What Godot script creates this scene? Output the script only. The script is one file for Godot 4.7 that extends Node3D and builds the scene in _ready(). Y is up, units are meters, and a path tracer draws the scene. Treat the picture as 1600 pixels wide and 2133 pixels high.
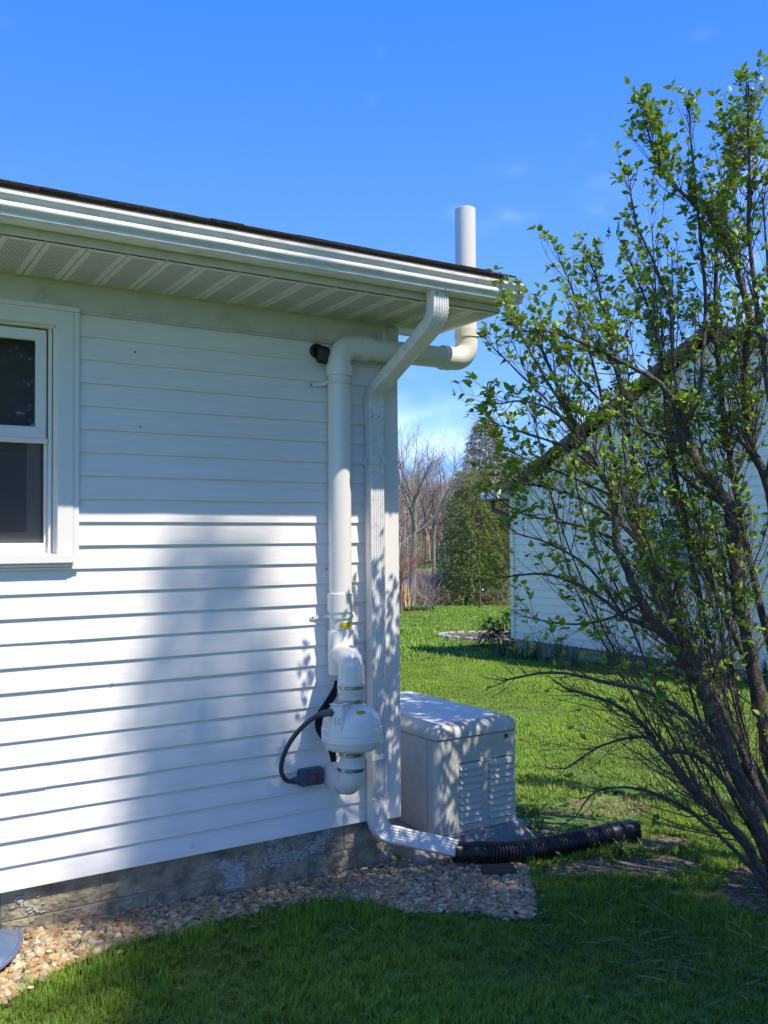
extends Node3D
# A white vinyl-sided house corner with a vent fan and downspout, a standby generator, a lilac bush and a neighbouring house.
# Metres; the sided wall lies in the plane z = 0 and runs along x; the house corner stands at x = 2.583.

const CAM := Vector3(0.0, 1.70, 4.05)
const FOCAL := 1890.0            # pixels of the 1600 x 2133 photograph
const RGT := Vector3(0.8507, -0.0078, 0.5257)
const UPW := Vector3(-0.0093, 0.9995, 0.0298)
const FWD := Vector3(0.5255, 0.0301, -0.8503)
const SUN := Vector3(0.40, 1.69, 1.0)   # towards the sun
const CORNER := 2.583
const COURSE := 0.1016

# Mesh builder: collects vertices with normals, turns every triangle so that it faces along its normals.
class MB:
	var v := PackedVector3Array()
	var n := PackedVector3Array()
	var uv := PackedVector2Array()
	var col := PackedColorArray()
	var ix := PackedInt32Array()
	var tint := Color(1, 1, 1)

	func vert(p: Vector3, nn: Vector3, t := Vector2.ZERO) -> int:
		v.append(p); n.append(nn); uv.append(t); col.append(tint)
		return v.size() - 1

	func tri(a: int, b: int, c: int) -> void:
		var cr: Vector3 = (v[b] - v[a]).cross(v[c] - v[a])
		if cr.dot(n[a] + n[b] + n[c]) > 0.0:
			ix.append(a); ix.append(c); ix.append(b)
		else:
			ix.append(a); ix.append(b); ix.append(c)

	func quad(a: int, b: int, c: int, d: int) -> void:
		tri(a, b, c); tri(a, c, d)

	func flat(pts: Array, nn: Vector3) -> void:
		var an := nn.abs()
		var first := v.size()
		for p in pts:
			var t := Vector2(p.x, p.y)
			if an.y >= an.x and an.y >= an.z: t = Vector2(p.x, p.z)
			elif an.x >= an.z: t = Vector2(p.z, p.y)
			vert(p, nn, t)
		for k in range(1, pts.size() - 1): tri(first, first + k, first + k + 1)

	func face(pts: Array) -> void:       # flat face, normal by the right hand
		flat(pts, (pts[1] - pts[0]).cross(pts[2] - pts[0]).normalized())

	func box(c: Vector3, s: Vector3, bev := 0.0, b := Basis.IDENTITY) -> void:
		var h := s * 0.5
		var e: float = min(bev, min(h.x, min(h.y, h.z)) * 0.9)
		var ax := [Vector3.RIGHT, Vector3.UP, Vector3.BACK]
		var hv := [h.x, h.y, h.z]
		for a in 3:
			var b1 := (a + 1) % 3
			var b2 := (a + 2) % 3
			for sg in [-1.0, 1.0]:
				var q := []
				for k in [[-1.0, -1.0], [1.0, -1.0], [1.0, 1.0], [-1.0, 1.0]]:
					q.append(c + b * (ax[a] * (sg * hv[a]) + ax[b1] * (k[0] * (hv[b1] - e)) + ax[b2] * (k[1] * (hv[b2] - e))))
				flat(q, b * (ax[a] * sg))
		if e <= 0.0: return
		for a in 3:                       # edges along axis a
			var b1 := (a + 1) % 3
			var b2 := (a + 2) % 3
			for s1 in [-1.0, 1.0]:
				for s2 in [-1.0, 1.0]:
					var q := []
					for k in [[-1.0, 0], [1.0, 0], [1.0, 1], [-1.0, 1]]:
						var p: Vector3 = ax[a] * (k[0] * (hv[a] - e))
						if k[1] == 0: p += ax[b1] * (s1 * hv[b1]) + ax[b2] * (s2 * (hv[b2] - e))
						else: p += ax[b1] * (s1 * (hv[b1] - e)) + ax[b2] * (s2 * hv[b2])
						q.append(c + b * p)
					flat(q, b * ((ax[b1] * s1 + ax[b2] * s2).normalized()))
		for sx in [-1.0, 1.0]:
			for sy in [-1.0, 1.0]:
				for sz in [-1.0, 1.0]:
					flat([c + b * Vector3(sx * h.x, sy * (h.y - e), sz * (h.z - e)), c + b * Vector3(sx * (h.x - e), sy * h.y, sz * (h.z - e)), c + b * Vector3(sx * (h.x - e), sy * (h.y - e), sz * h.z)], b * Vector3(sx, sy, sz).normalized())

	func tube(path: Array, radii: Array, sides := 12, caps := true) -> void:
		var t0: Vector3 = (path[1] - path[0]).normalized()
		var side := t0.cross(Vector3.UP)
		if side.length() < 0.1: side = t0.cross(Vector3.RIGHT)
		side = side.normalized()
		var rings := []
		var along := 0.0
		for k in path.size():
			var t: Vector3 = t0
			if k > 0 and k < path.size() - 1: t = (path[k + 1] - path[k - 1]).normalized()
			elif k == path.size() - 1: t = (path[k] - path[k - 1]).normalized()
			side = (side - t * side.dot(t)).normalized()
			var up := t.cross(side)
			if k > 0: along += path[k].distance_to(path[k - 1])
			var slope := 0.0
			if k > 0 and k < path.size() - 1:
				var dl: float = path[k + 1].distance_to(path[k - 1])
				if dl > 1e-6: slope = (radii[k + 1] - radii[k - 1]) / dl
			var ring := []
			for j in sides + 1:
				var a := TAU * j / sides
				var d: Vector3 = side * cos(a) + up * sin(a)
				ring.append(vert(path[k] + d * radii[k], (d - t * slope).normalized(), Vector2(float(j) / sides, along)))
			rings.append(ring)
		for k in path.size() - 1:
			for j in sides: quad(rings[k][j], rings[k][j + 1], rings[k + 1][j + 1], rings[k + 1][j])
		if caps:
			for e in [0, path.size() - 1]:
				var t: Vector3 = -t0 if e == 0 else (path[e] - path[e - 1]).normalized()
				var c := vert(path[e], t)
				var ring := []
				for j in sides + 1: ring.append(vert(v[rings[e][j]], t))
				for j in sides: tri(c, ring[j], ring[j + 1])

	# Profile swept through frames; profile runs counter-clockwise in the frame's x,y. Corners sharper than 35 degrees stay hard.
	func sweep(prof: Array, frames: Array, closed := true, caps := false, grow: Array = []) -> void:
		var m := prof.size()
		var segs := m if closed else m - 1
		var sn := []
		for k in segs:
			var d: Vector2 = prof[(k + 1) % m] - prof[k]
			sn.append(Vector2(d.y, -d.x).normalized())
		var along := 0.0
		var prev := []
		for f in frames.size():
			var fr: Transform3D = frames[f]
			if f > 0: along += fr.origin.distance_to(frames[f - 1].origin)
			var ring := []
			var peri := 0.0
			var sc: float = grow[f] if grow.size() > 0 else 1.0
			for k in segs:
				for e in 2:
					var pi := (k + e) % m
					var nb: int = k - 1 if e == 0 else k + 1
					var nn: Vector2 = sn[k]
					if closed: nb = (nb + segs) % segs
					if nb >= 0 and nb < segs and sn[nb].dot(sn[k]) > 0.82: nn = (sn[nb] + sn[k]).normalized()
					var p: Vector2 = prof[pi] * sc
					ring.append(vert(fr * Vector3(p.x, p.y, 0), (fr.basis * Vector3(nn.x, nn.y, 0)).normalized(), Vector2(along, peri)))
					if e == 0: peri += (prof[(k + 1) % m] - prof[k]).length()
			if f > 0:
				for k in segs: quad(prev[2 * k], prev[2 * k + 1], ring[2 * k + 1], ring[2 * k])
			prev = ring
		if caps:
			for e in [0, frames.size() - 1]:
				var fr: Transform3D = frames[e]
				var other: Transform3D = frames[1] if e == 0 else frames[frames.size() - 2]
				var nn: Vector3 = (fr.origin - other.origin).normalized()
				var sc: float = grow[e] if grow.size() > 0 else 1.0
				var pl := PackedVector2Array(prof)
				var first := v.size()
				for p in pl: vert(fr * Vector3(p.x * sc, p.y * sc, 0), nn, p)
				var t := Geometry2D.triangulate_polygon(pl)
				for k in range(0, t.size(), 3): tri(first + t[k], first + t[k + 1], first + t[k + 2])

	# Lathe about the local y axis of xf; profile = [radius, y]
	func lathe(prof: Array, sides: int, xf := Transform3D.IDENTITY) -> void:
		var m := prof.size()
		var sn := []
		for k in m - 1:
			var d: Vector2 = prof[k + 1] - prof[k]
			sn.append(Vector2(d.y, -d.x).normalized())
		for k in m - 1:
			var na: Vector2 = sn[k]
			var nb: Vector2 = sn[k]
			if k > 0 and sn[k - 1].dot(sn[k]) > 0.8: na = (sn[k - 1] + sn[k]).normalized()
			if k < m - 2 and sn[k + 1].dot(sn[k]) > 0.8: nb = (sn[k + 1] + sn[k]).normalized()
			var pa := []
			var pb := []
			for j in sides + 1:
				var a := TAU * j / sides
				var c := Vector3(cos(a), 0, sin(a))
				pa.append(vert(xf * (c * prof[k].x + Vector3.UP * prof[k].y), (xf.basis * (c * na.x + Vector3.UP * na.y)).normalized(), Vector2(float(j) / sides, prof[k].y)))
				pb.append(vert(xf * (c * prof[k + 1].x + Vector3.UP * prof[k + 1].y), (xf.basis * (c * nb.x + Vector3.UP * nb.y)).normalized(), Vector2(float(j) / sides, prof[k + 1].y)))
			for j in sides: quad(pa[j], pa[j + 1], pb[j + 1], pb[j])

	func ball(c: Vector3, r: Vector3, sides := 12, rings := 8, noise: FastNoiseLite = null, amp := 0.0, b := Basis.IDENTITY) -> void:
		var grid := []
		for i in rings + 1:
			var row := []
			var th := PI * i / rings
			for j in sides + 1:
				var ph := TAU * j / sides
				var d := Vector3(sin(th) * cos(ph), cos(th), sin(th) * sin(ph))
				var k := 1.0
				if noise: k += amp * noise.get_noise_3d(d.x * 50, d.y * 50, d.z * 50)
				row.append(vert(c + b * (d * r * k), (b * (d / r)).normalized(), Vector2(float(j) / sides, float(i) / rings)))
			grid.append(row)
		for i in rings:
			for j in sides: quad(grid[i][j], grid[i][j + 1], grid[i + 1][j + 1], grid[i + 1][j])

	func mesh(mat: Material = null, colored := false) -> ArrayMesh:
		var a := []
		a.resize(Mesh.ARRAY_MAX)
		a[Mesh.ARRAY_VERTEX] = v
		a[Mesh.ARRAY_NORMAL] = n
		a[Mesh.ARRAY_TEX_UV] = uv
		if colored: a[Mesh.ARRAY_COLOR] = col
		a[Mesh.ARRAY_INDEX] = ix
		var m := ArrayMesh.new()
		m.add_surface_from_arrays(Mesh.PRIMITIVE_TRIANGLES, a)
		if mat: m.surface_set_material(0, mat)
		return m

var M := {}
var rng := RandomNumberGenerator.new()
var taken := {}

func lin(r: float, g: float, b: float) -> Color: return Color(r, g, b).linear_to_srgb()

func mat(color: Color, rough := 0.6, metal := 0.0) -> StandardMaterial3D:
	var m := StandardMaterial3D.new()
	m.albedo_color = color
	m.roughness = rough
	m.metallic = metal
	return m

func noise(sd: int, freq: float, oct := 4, kind := FastNoiseLite.TYPE_SIMPLEX_SMOOTH) -> FastNoiseLite:
	var f := FastNoiseLite.new()
	f.seed = sd; f.frequency = freq; f.fractal_octaves = oct; f.noise_type = kind
	return f

# Colour texture from seamless noise through a gradient (colours sRGB).
func ramp_tex(f: FastNoiseLite, size: int, offs: Array, cols: Array) -> ImageTexture:
	var src := f.get_seamless_image(size, size)
	src.convert(Image.FORMAT_L8)
	var g := Gradient.new()
	g.offsets = PackedFloat32Array(offs)
	g.colors = PackedColorArray(cols)
	var lut := PackedByteArray()
	for k in 256:
		var c := g.sample(k / 255.0)
		lut.append(int(clamp(c.r, 0, 1) * 255)); lut.append(int(clamp(c.g, 0, 1) * 255)); lut.append(int(clamp(c.b, 0, 1) * 255))
	var d := src.get_data()
	var o := PackedByteArray()
	o.resize(size * size * 3)
	for k in size * size:
		var t := d[k] * 3
		o[3 * k] = lut[t]; o[3 * k + 1] = lut[t + 1]; o[3 * k + 2] = lut[t + 2]
	return ImageTexture.create_from_image(Image.create_from_data(size, size, false, Image.FORMAT_RGB8, o))

func bump_tex(f: FastNoiseLite, size: int, strength: float) -> ImageTexture:
	var im := f.get_seamless_image(size, size)
	im.convert(Image.FORMAT_RGBA8)
	im.bump_map_to_normal_map(strength)
	return ImageTexture.create_from_image(im)

func bumped(m: StandardMaterial3D, tex: ImageTexture, k: float) -> StandardMaterial3D:
	m.normal_enabled = true
	m.normal_texture = tex
	m.normal_scale = k
	return m

func numbered(called: String) -> String:
	if not taken.has(called):
		taken[called] = 0
		return called
	taken[called] += 1
	return "%s_%03d" % [called, taken[called]]

func tag(o: Node, label: String, category: String, group := "", kind := "") -> Node:
	if label: o.set_meta("label", label)
	if category: o.set_meta("category", category)
	if group: o.set_meta("group", group)
	if kind: o.set_meta("kind", kind)
	return o

func thing(called: String, where: Vector3, label: String, category: String, group := "") -> Node3D:
	var o := Node3D.new()
	o.name = numbered(called)
	add_child(o)
	o.position = where
	tag(o, label, category, group)
	return o

func put(me: Mesh, called: String, parent: Node, where := Vector3.ZERO) -> MeshInstance3D:
	var o := MeshInstance3D.new()
	o.name = numbered(called) if parent == self else called
	o.mesh = me
	o.position = where
	parent.add_child(o, true)
	return o

# A part built in world coordinates, hung under a thing that stands elsewhere.
func part(b: MB, called: String, m: Material, parent: Node) -> MeshInstance3D:
	var o := put(b.mesh(m), called, parent)
	var p: Node = parent
	var off := Vector3.ZERO
	while p != self:
		off += p.position
		p = p.get_parent()
	o.position = -off
	return o

func structure(b: MB, called: String, m: Material) -> MeshInstance3D:
	var o := put(b.mesh(m), called, self)
	o.set_meta("kind", "structure")
	return o

func many(me: Mesh, xfs: Array, cols: Array, called: String, parent: Node) -> MultiMeshInstance3D:
	var mm := MultiMesh.new()
	mm.transform_format = MultiMesh.TRANSFORM_3D
	mm.use_colors = cols.size() > 0
	mm.mesh = me
	mm.instance_count = xfs.size()
	for k in xfs.size():
		mm.set_instance_transform(k, xfs[k])
		if cols.size() > 0: mm.set_instance_color(k, cols[k])
	var o := MultiMeshInstance3D.new()
	o.multimesh = mm
	o.name = numbered(called) if parent == self else called
	parent.add_child(o, true)
	o.set_meta("kind", "stuff")
	return o

func at(px: float, py: float, depth: float) -> Vector3:
	return CAM + (FWD + RGT * ((px - 800.0) / FOCAL) - UPW * ((py - 1066.5) / FOCAL)) * depth

func xframe(x: float, y := 0.0, z := 0.0) -> Transform3D:     # profile x -> world z, profile y -> world y
	return Transform3D(Basis(Vector3.BACK, Vector3.UP, Vector3.LEFT), Vector3(x, y, z))

func fillet(pts: Array, r: float, segs := 8) -> Array:
	var out := [pts[0]]
	for k in range(1, pts.size() - 1):
		var a: Vector3 = (pts[k - 1] - pts[k]).normalized()
		var b: Vector3 = (pts[k + 1] - pts[k]).normalized()
		var ang := a.angle_to(b)
		var d: float = r / tan(ang * 0.5)
		var p0: Vector3 = pts[k] + a * d
		var p1: Vector3 = pts[k] + b * d
		var cen: Vector3 = pts[k] + (a + b).normalized() * (r / sin(ang * 0.5))
		for s in segs + 1:
			var u := (p0 - cen).slerp(p1 - cen, float(s) / segs)
			out.append(cen + u)
	out.append(pts[-1])
	return out

func frames_along(path: Array, x0: Vector3) -> Array:
	var out := []
	var x := x0
	for k in path.size():
		var t: Vector3
		if k == 0: t = path[1] - path[0]
		elif k == path.size() - 1: t = path[k] - path[k - 1]
		else: t = (path[k + 1] - path[k]).normalized() + (path[k] - path[k - 1]).normalized()
		t = t.normalized()
		x = (x - t * x.dot(t)).normalized()
		out.append(Transform3D(Basis(x, t.cross(x), t), path[k]))
	return out

func const_r(r: float, k: int) -> Array:
	var a := []
	for i in k: a.append(r)
	return a

func smooth(path: Array, steps := 4) -> Array:     # Catmull-Rom
	var out := []
	for k in path.size() - 1:
		var p0: Vector3 = path[max(k - 1, 0)]
		var p1: Vector3 = path[k]
		var p2: Vector3 = path[k + 1]
		var p3: Vector3 = path[min(k + 2, path.size() - 1)]
		for s in steps:
			out.append(p1.cubic_interpolate(p2, p0, p3, float(s) / steps))
	out.append(path[-1])
	return out

# Height of the ground: level by the house, falling away towards the far lawn, then a wooded rise.
func ground(x: float, z: float) -> float:
	var s := x * 0.5255 - (z - 4.05) * 0.8503
	var y := 0.0
	if s > 7.0: y -= (min(s, 14.0) - 7.0) * 0.036
	if s > 14.0: y -= (min(s, 52.0) - 14.0) * 0.048
	if s > 70.0: y += (min(s, 230.0) - 70.0) * 0.045
	y += 0.055 * clampf((2.4 - x) / 1.7, 0.0, 1.0) * clampf(1.0 - abs(z) / 0.9, 0.0, 1.0)
	y += 0.012 * sin(x * 1.7 + 0.6) * sin(z * 1.3) * clampf((s - 2.0) / 4.0, 0.0, 1.0)
	return y

func _ready() -> void:
	rng.seed = 4711
	# ---- camera, sky, sun, exposure
	var cam := Camera3D.new()
	cam.name = "camera"
	cam.fov = rad_to_deg(2.0 * atan(1066.5 / FOCAL))
	cam.transform = Transform3D(Basis(RGT, UPW, -FWD).orthonormalized(), CAM)
	cam.near = 0.05
	cam.far = 900.0
	add_child(cam)
	cam.current = true
	var sky := ProceduralSkyMaterial.new()
	sky.sky_top_color = Color(0.085, 0.305, 0.630)
	sky.sky_horizon_color = Color(0.41, 0.575, 0.765)
	sky.sky_curve = 0.20
	sky.sky_energy_multiplier = 1.0
	sky.ground_bottom_color = Color(0.25, 0.30, 0.16)
	sky.ground_horizon_color = Color(0.42, 0.48, 0.35)
	sky.sun_angle_max = 40.0
	sky.sun_curve = 0.25
	sky.sky_cover = cloud_cover()
	sky.sky_cover_modulate = Color(1, 1, 1, 1)
	var env := Environment.new()
	env.background_mode = Environment.BG_SKY
	env.sky = Sky.new()
	env.sky.sky_material = sky
	env.tonemap_mode = Environment.TONE_MAPPER_LINEAR
	env.tonemap_exposure = 2.92
	env.sdfgi_enabled = true
	env.ssao_enabled = true
	env.ssil_enabled = true
	var we := WorldEnvironment.new()
	we.name = "environment"
	we.environment = env
	add_child(we)
	var sun := DirectionalLight3D.new()
	sun.name = "sun"
	sun.light_energy = 0.69
	sun.light_color = Color(1.0, 0.96, 0.89)
	sun.light_angular_distance = 0.53
	sun.shadow_enabled = true
	sun.transform = Transform3D(Basis.looking_at(-SUN.normalized(), Vector3.UP), SUN * 20.0)
	add_child(sun)
	# ---- materials, then the large structure, then objects
	materials()
	terrain()
	house()
	neighbour_house()
	gutter()
	downspout()
	vent_stack()
	inline_fan()
	switch_box()
	floodlight()
	window_well()
	generator()
	drain_hose()
	gravel()
	grass()
	litter()
	clover()
	lilac()
	yard_plants()
	far_background()
	shade_trees()

func cloud_cover() -> ImageTexture:
	# Thin wisps high up and a few pale banks low in the sky, spread all round.
	var w := 1024
	var h := 512
	var im := Image.create(w, h, false, Image.FORMAT_RGBA8)
	var a := noise(11, 1.0, 5)
	var b := noise(12, 1.0, 4)
	for y in h / 2 + 4:
		var el := (0.5 - (y + 0.5) / h) * PI
		for x in w:
			var az := TAU * (x + 0.5) / w
			var d := Vector3(cos(az) * cos(el), sin(el), sin(az) * cos(el))
			var wisp: float = a.get_noise_3d(d.x * 2.2, d.y * 6.0, d.z * 2.2) * 0.75 + b.get_noise_3d(d.x * 11.0 + 5.0, d.y * 24.0, d.z * 11.0) * 0.45
			var bank: float = a.get_noise_3d(d.x * 5.0 + 9.0, d.y * 22.0, d.z * 5.0)
			var low := clampf(1.0 - el / 0.20, 0.0, 1.0)
			var t := smoothstep(0.16, 0.75, wisp) * 0.16 + low * clampf((bank + 0.10) * 1.1, 0.0, 0.5)
			im.set_pixel(x, y, Color(0.93, 0.95, 1.0, clampf(t, 0.0, 0.8)))
	return ImageTexture.create_from_image(im)

func materials() -> void:
	var grain := bump_tex(noise(3, 0.02, 4), 256, 3.0)
	var fine := bump_tex(noise(4, 0.06, 4), 512, 4.0)
	var rough := bump_tex(noise(5, 0.03, 5), 512, 8.0)
	# vinyl siding: white with faint chalky streaks, embossed wood grain along the course
	var m := mat(Color.WHITE, 0.48)
	m.albedo_texture = ramp_tex(noise(21, 0.008, 4), 512, [0.0, 0.5, 1.0], [lin(0.80, 0.775, 0.745), lin(0.855, 0.83, 0.80), lin(0.875, 0.85, 0.82)])
	bumped(m, grain, 0.22)
	m.uv1_scale = Vector3(0.55, 9.0, 1.0)
	M.siding = m
	m = mat(lin(0.82, 0.80, 0.765), 0.45); bumped(m, fine, 0.05); m.uv1_triplanar = true; m.uv1_scale = Vector3(6, 6, 6); M.trim = m
	m = mat(Color.WHITE, 0.5)
	m.albedo_texture = ramp_tex(noise(22, 0.02, 4), 256, [0.0, 0.45, 1.0], [lin(0.52, 0.50, 0.43), lin(0.62, 0.61, 0.54), lin(0.66, 0.65, 0.58)])
	m.uv1_triplanar = true; m.uv1_world_triplanar = true; m.uv1_scale = Vector3(1.2, 1.2, 1.2)
	M.cream = m
	m = mat(Color.WHITE, 0.5)
	m.albedo_texture = ramp_tex(noise(23, 0.03, 5), 512, [0.0, 0.4, 0.6, 1.0], [lin(0.58, 0.57, 0.52), lin(0.74, 0.725, 0.69), lin(0.78, 0.765, 0.73), lin(0.81, 0.80, 0.76)])
	m.uv1_triplanar = true; m.uv1_world_triplanar = true; m.uv1_scale = Vector3(1.7, 1.7, 1.7)
	M.soffit = m
	var perf := StandardMaterial3D.new()
	perf.albedo_color = lin(0.78, 0.765, 0.73)
	perf.roughness = 0.5
	perf.albedo_texture = hole_tex()
	perf.transparency = BaseMaterial3D.TRANSPARENCY_ALPHA_SCISSOR
	perf.alpha_scissor_threshold = 0.5
	M.perforated = perf
	m = mat(Color.WHITE, 0.35)
	m.albedo_texture = ramp_tex(noise(24, 0.02, 5), 512, [0.0, 0.3, 0.55, 1.0], [lin(0.50, 0.49, 0.46), lin(0.72, 0.71, 0.69), lin(0.79, 0.78, 0.76), lin(0.82, 0.81, 0.79)])
	m.uv1_triplanar = true; m.uv1_world_triplanar = true; m.uv1_scale = Vector3(0.9, 1.6, 1.6)
	M.gutter = m
	m = mat(Color.WHITE, 0.32)
	m.albedo_texture = ramp_tex(noise(25, 0.03, 5), 256, [0.0, 0.35, 1.0], [lin(0.54, 0.52, 0.47), lin(0.76, 0.745, 0.715), lin(0.82, 0.805, 0.775)])
	m.uv1_triplanar = true; m.uv1_world_triplanar = true; m.uv1_scale = Vector3(2.3, 2.3, 2.3)
	M.spout = m
	m = mat(lin(0.79, 0.77, 0.71), 0.28); bumped(m, fine, 0.03); m.uv1_triplanar = true; m.uv1_scale = Vector3(5, 5, 5); M.pvc = m
	m = mat(lin(0.80, 0.79, 0.755), 0.22); M.fan = m
	m = mat(lin(0.70, 0.70, 0.67), 0.55); M.rubber_white = m
	M.steel = mat(lin(0.42, 0.42, 0.42), 0.28, 1.0)
	M.screw = mat(lin(0.10, 0.10, 0.10), 0.4, 0.6)
	M.black = mat(lin(0.008, 0.008, 0.009), 0.35)
	M.matte_black = mat(lin(0.006, 0.006, 0.007), 0.85)
	M.hose = mat(lin(0.012, 0.012, 0.013), 0.42)
	M.box_grey = mat(lin(0.085, 0.10, 0.13), 0.5)
	M.conduit = mat(lin(0.055, 0.065, 0.08), 0.42)
	M.red = mat(lin(0.42, 0.012, 0.012), 0.4)
	M.yellow = mat(lin(0.78, 0.62, 0.02), 0.45)
	M.ink = mat(lin(0.02, 0.018, 0.015), 0.6)
	M.paper = mat(lin(0.72, 0.72, 0.66), 0.5)
	M.lens = mat(lin(0.02, 0.02, 0.025), 0.06)
	m = mat(Color.WHITE, 0.5)
	m.albedo_texture = ramp_tex(noise(26, 0.02, 4), 256, [0.0, 0.5, 1.0], [lin(0.50, 0.49, 0.43), lin(0.56, 0.55, 0.48), lin(0.58, 0.57, 0.50)])
	m.uv1_triplanar = true; m.uv1_scale = Vector3(2, 2, 2); m.roughness = 0.42
	M.generator = m
	m = mat(Color.WHITE, 0.93)
	m.albedo_texture = ramp_tex(noise(27, 0.012, 6), 512, [0.0, 0.30, 0.5, 0.7, 1.0], [lin(0.13, 0.115, 0.09), lin(0.23, 0.195, 0.135), lin(0.31, 0.26, 0.18), lin(0.35, 0.295, 0.20), lin(0.43, 0.37, 0.27)])
	m.uv1_triplanar = true; m.uv1_world_triplanar = true; m.uv1_scale = Vector3(1.3, 1.3, 1.3)
	bumped(m, rough, 0.9)
	M.block = m
	m = mat(Color.WHITE, 0.9)
	m.albedo_texture = ramp_tex(noise(28, 0.02, 6), 512, [0.0, 0.4, 1.0], [lin(0.20, 0.18, 0.15), lin(0.36, 0.34, 0.30), lin(0.44, 0.42, 0.38)])
	m.uv1_triplanar = true; m.uv1_world_triplanar = true; m.uv1_scale = Vector3(1.5, 1.5, 1.5)
	bumped(m, rough, 0.5)
	M.concrete = m
	M.mortar = bumped(mat(lin(0.28, 0.24, 0.165), 0.95), rough, 0.5)
	m = mat(lin(0.48, 0.475, 0.45), 0.85); bumped(m, rough, 1.2); m.uv1_triplanar = true; m.uv1_scale = Vector3(4, 4, 4); M.sealant = m
	m = mat(Color.WHITE, 0.95)
	m.albedo_texture = ramp_tex(noise(29, 0.25, 3), 256, [0.0, 0.5, 1.0], [lin(0.012, 0.010, 0.009), lin(0.035, 0.030, 0.026), lin(0.09, 0.075, 0.062)])
	m.uv1_triplanar = true; m.uv1_scale = Vector3(3, 3, 3)
	bumped(m, rough, 0.8)
	M.shingle = m
	# the lawn under the blades: thatch and soil in patches
	m = mat(Color.WHITE, 0.97)
	m.albedo_texture = ramp_tex(noise(30, 0.012, 6), 512, [0.0, 0.35, 0.6, 1.0], [lin(0.050, 0.070, 0.018), lin(0.080, 0.140, 0.022), lin(0.105, 0.185, 0.026), lin(0.150, 0.190, 0.050)])
	m.uv1_triplanar = true; m.uv1_world_triplanar = true; m.uv1_scale = Vector3(0.35, 0.35, 0.35)
	M.lawn = m
	m = mat(Color.WHITE, 0.97)
	m.albedo_texture = ramp_tex(noise(31, 0.03, 6), 512, [0.0, 0.4, 0.7, 1.0], [lin(0.055, 0.038, 0.026), lin(0.12, 0.085, 0.058), lin(0.19, 0.14, 0.095), lin(0.27, 0.21, 0.15)])
	m.uv1_triplanar = true; m.uv1_world_triplanar = true; m.uv1_scale = Vector3(1.6, 1.6, 1.6)
	bumped(m, rough, 1.0)
	M.dirt = m
	m = mat(Color.WHITE, 0.75); m.vertex_color_use_as_albedo = true; bumped(m, fine, 0.25); m.uv1_triplanar = true; m.uv1_scale = Vector3(9, 9, 9); M.stone = m
	m = mat(Color.WHITE, 0.6); m.vertex_color_use_as_albedo = true
	m.backlight_enabled = true; m.backlight = Color(0.55, 0.55, 0.55)
	M.blade = m
	m = mat(Color.WHITE, 0.5); m.vertex_color_use_as_albedo = true
	m.backlight_enabled = true; m.backlight = Color(0.8, 0.8, 0.8)
	M.leaf = m
	m = mat(Color.WHITE, 0.9)
	m.albedo_texture = ramp_tex(noise(32, 0.03, 5), 256, [0.0, 0.45, 0.7, 1.0], [lin(0.030, 0.024, 0.019), lin(0.075, 0.062, 0.050), lin(0.115, 0.10, 0.08), lin(0.17, 0.165, 0.13)])
	m.uv1_triplanar = true; m.uv1_scale = Vector3(4, 1.6, 4)
	bumped(m, rough, 1.3)
	M.bark = m
	M.twig = mat(lin(0.11, 0.085, 0.063), 0.8)
	M.grey_bark = bumped(mat(lin(0.26, 0.235, 0.195), 0.9), rough, 0.8)
	M.grey_twig = mat(lin(0.33, 0.27, 0.235), 0.85)
	M.red_twig = mat(lin(0.32, 0.15, 0.12), 0.8)
	M.tan_twig = mat(lin(0.44, 0.34, 0.285), 0.9)
	M.straw = mat(lin(0.50, 0.36, 0.17), 0.8)
	m = mat(lin(0.86, 0.84, 0.65), 0.55); M.pale_siding = m
	M.brown_trim = mat(lin(0.13, 0.075, 0.058), 0.55)
	M.white_trim = mat(lin(0.72, 0.73, 0.74), 0.5)
	m = mat(lin(0.02, 0.022, 0.024), 0.02)
	m.transparency = BaseMaterial3D.TRANSPARENCY_ALPHA
	m.albedo_color.a = 0.12
	m.metallic_specular = 0.9
	M.glass = m
	m = mat(lin(0.10, 0.10, 0.105), 0.7)
	m.transparency = BaseMaterial3D.TRANSPARENCY_ALPHA
	m.albedo_color.a = 0.5
	M.screen = m
	m = mat(Color(0.36, 0.44, 0.56), 0.13)
	m.metallic_specular = 0.8
	M.well_cover = m
	M.room = mat(lin(0.45, 0.43, 0.40), 0.9)
	M.attic = mat(lin(0.20, 0.15, 0.10), 0.95)
	M.mulch = bumped(mat(lin(0.085, 0.055, 0.045), 0.95), rough, 1.0)

func hole_tex() -> ImageTexture:      # one punched hole in each tile of the sheet
	var im := Image.create(32, 32, false, Image.FORMAT_RGBA8)
	for y in 32:
		for x in 32:
			var d := Vector2(x - 15.5, y - 15.5).length()
			im.set_pixel(x, y, Color(1, 1, 1, 0.0 if d < 10.2 else 1.0))
	return ImageTexture.create_from_image(im)

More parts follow.
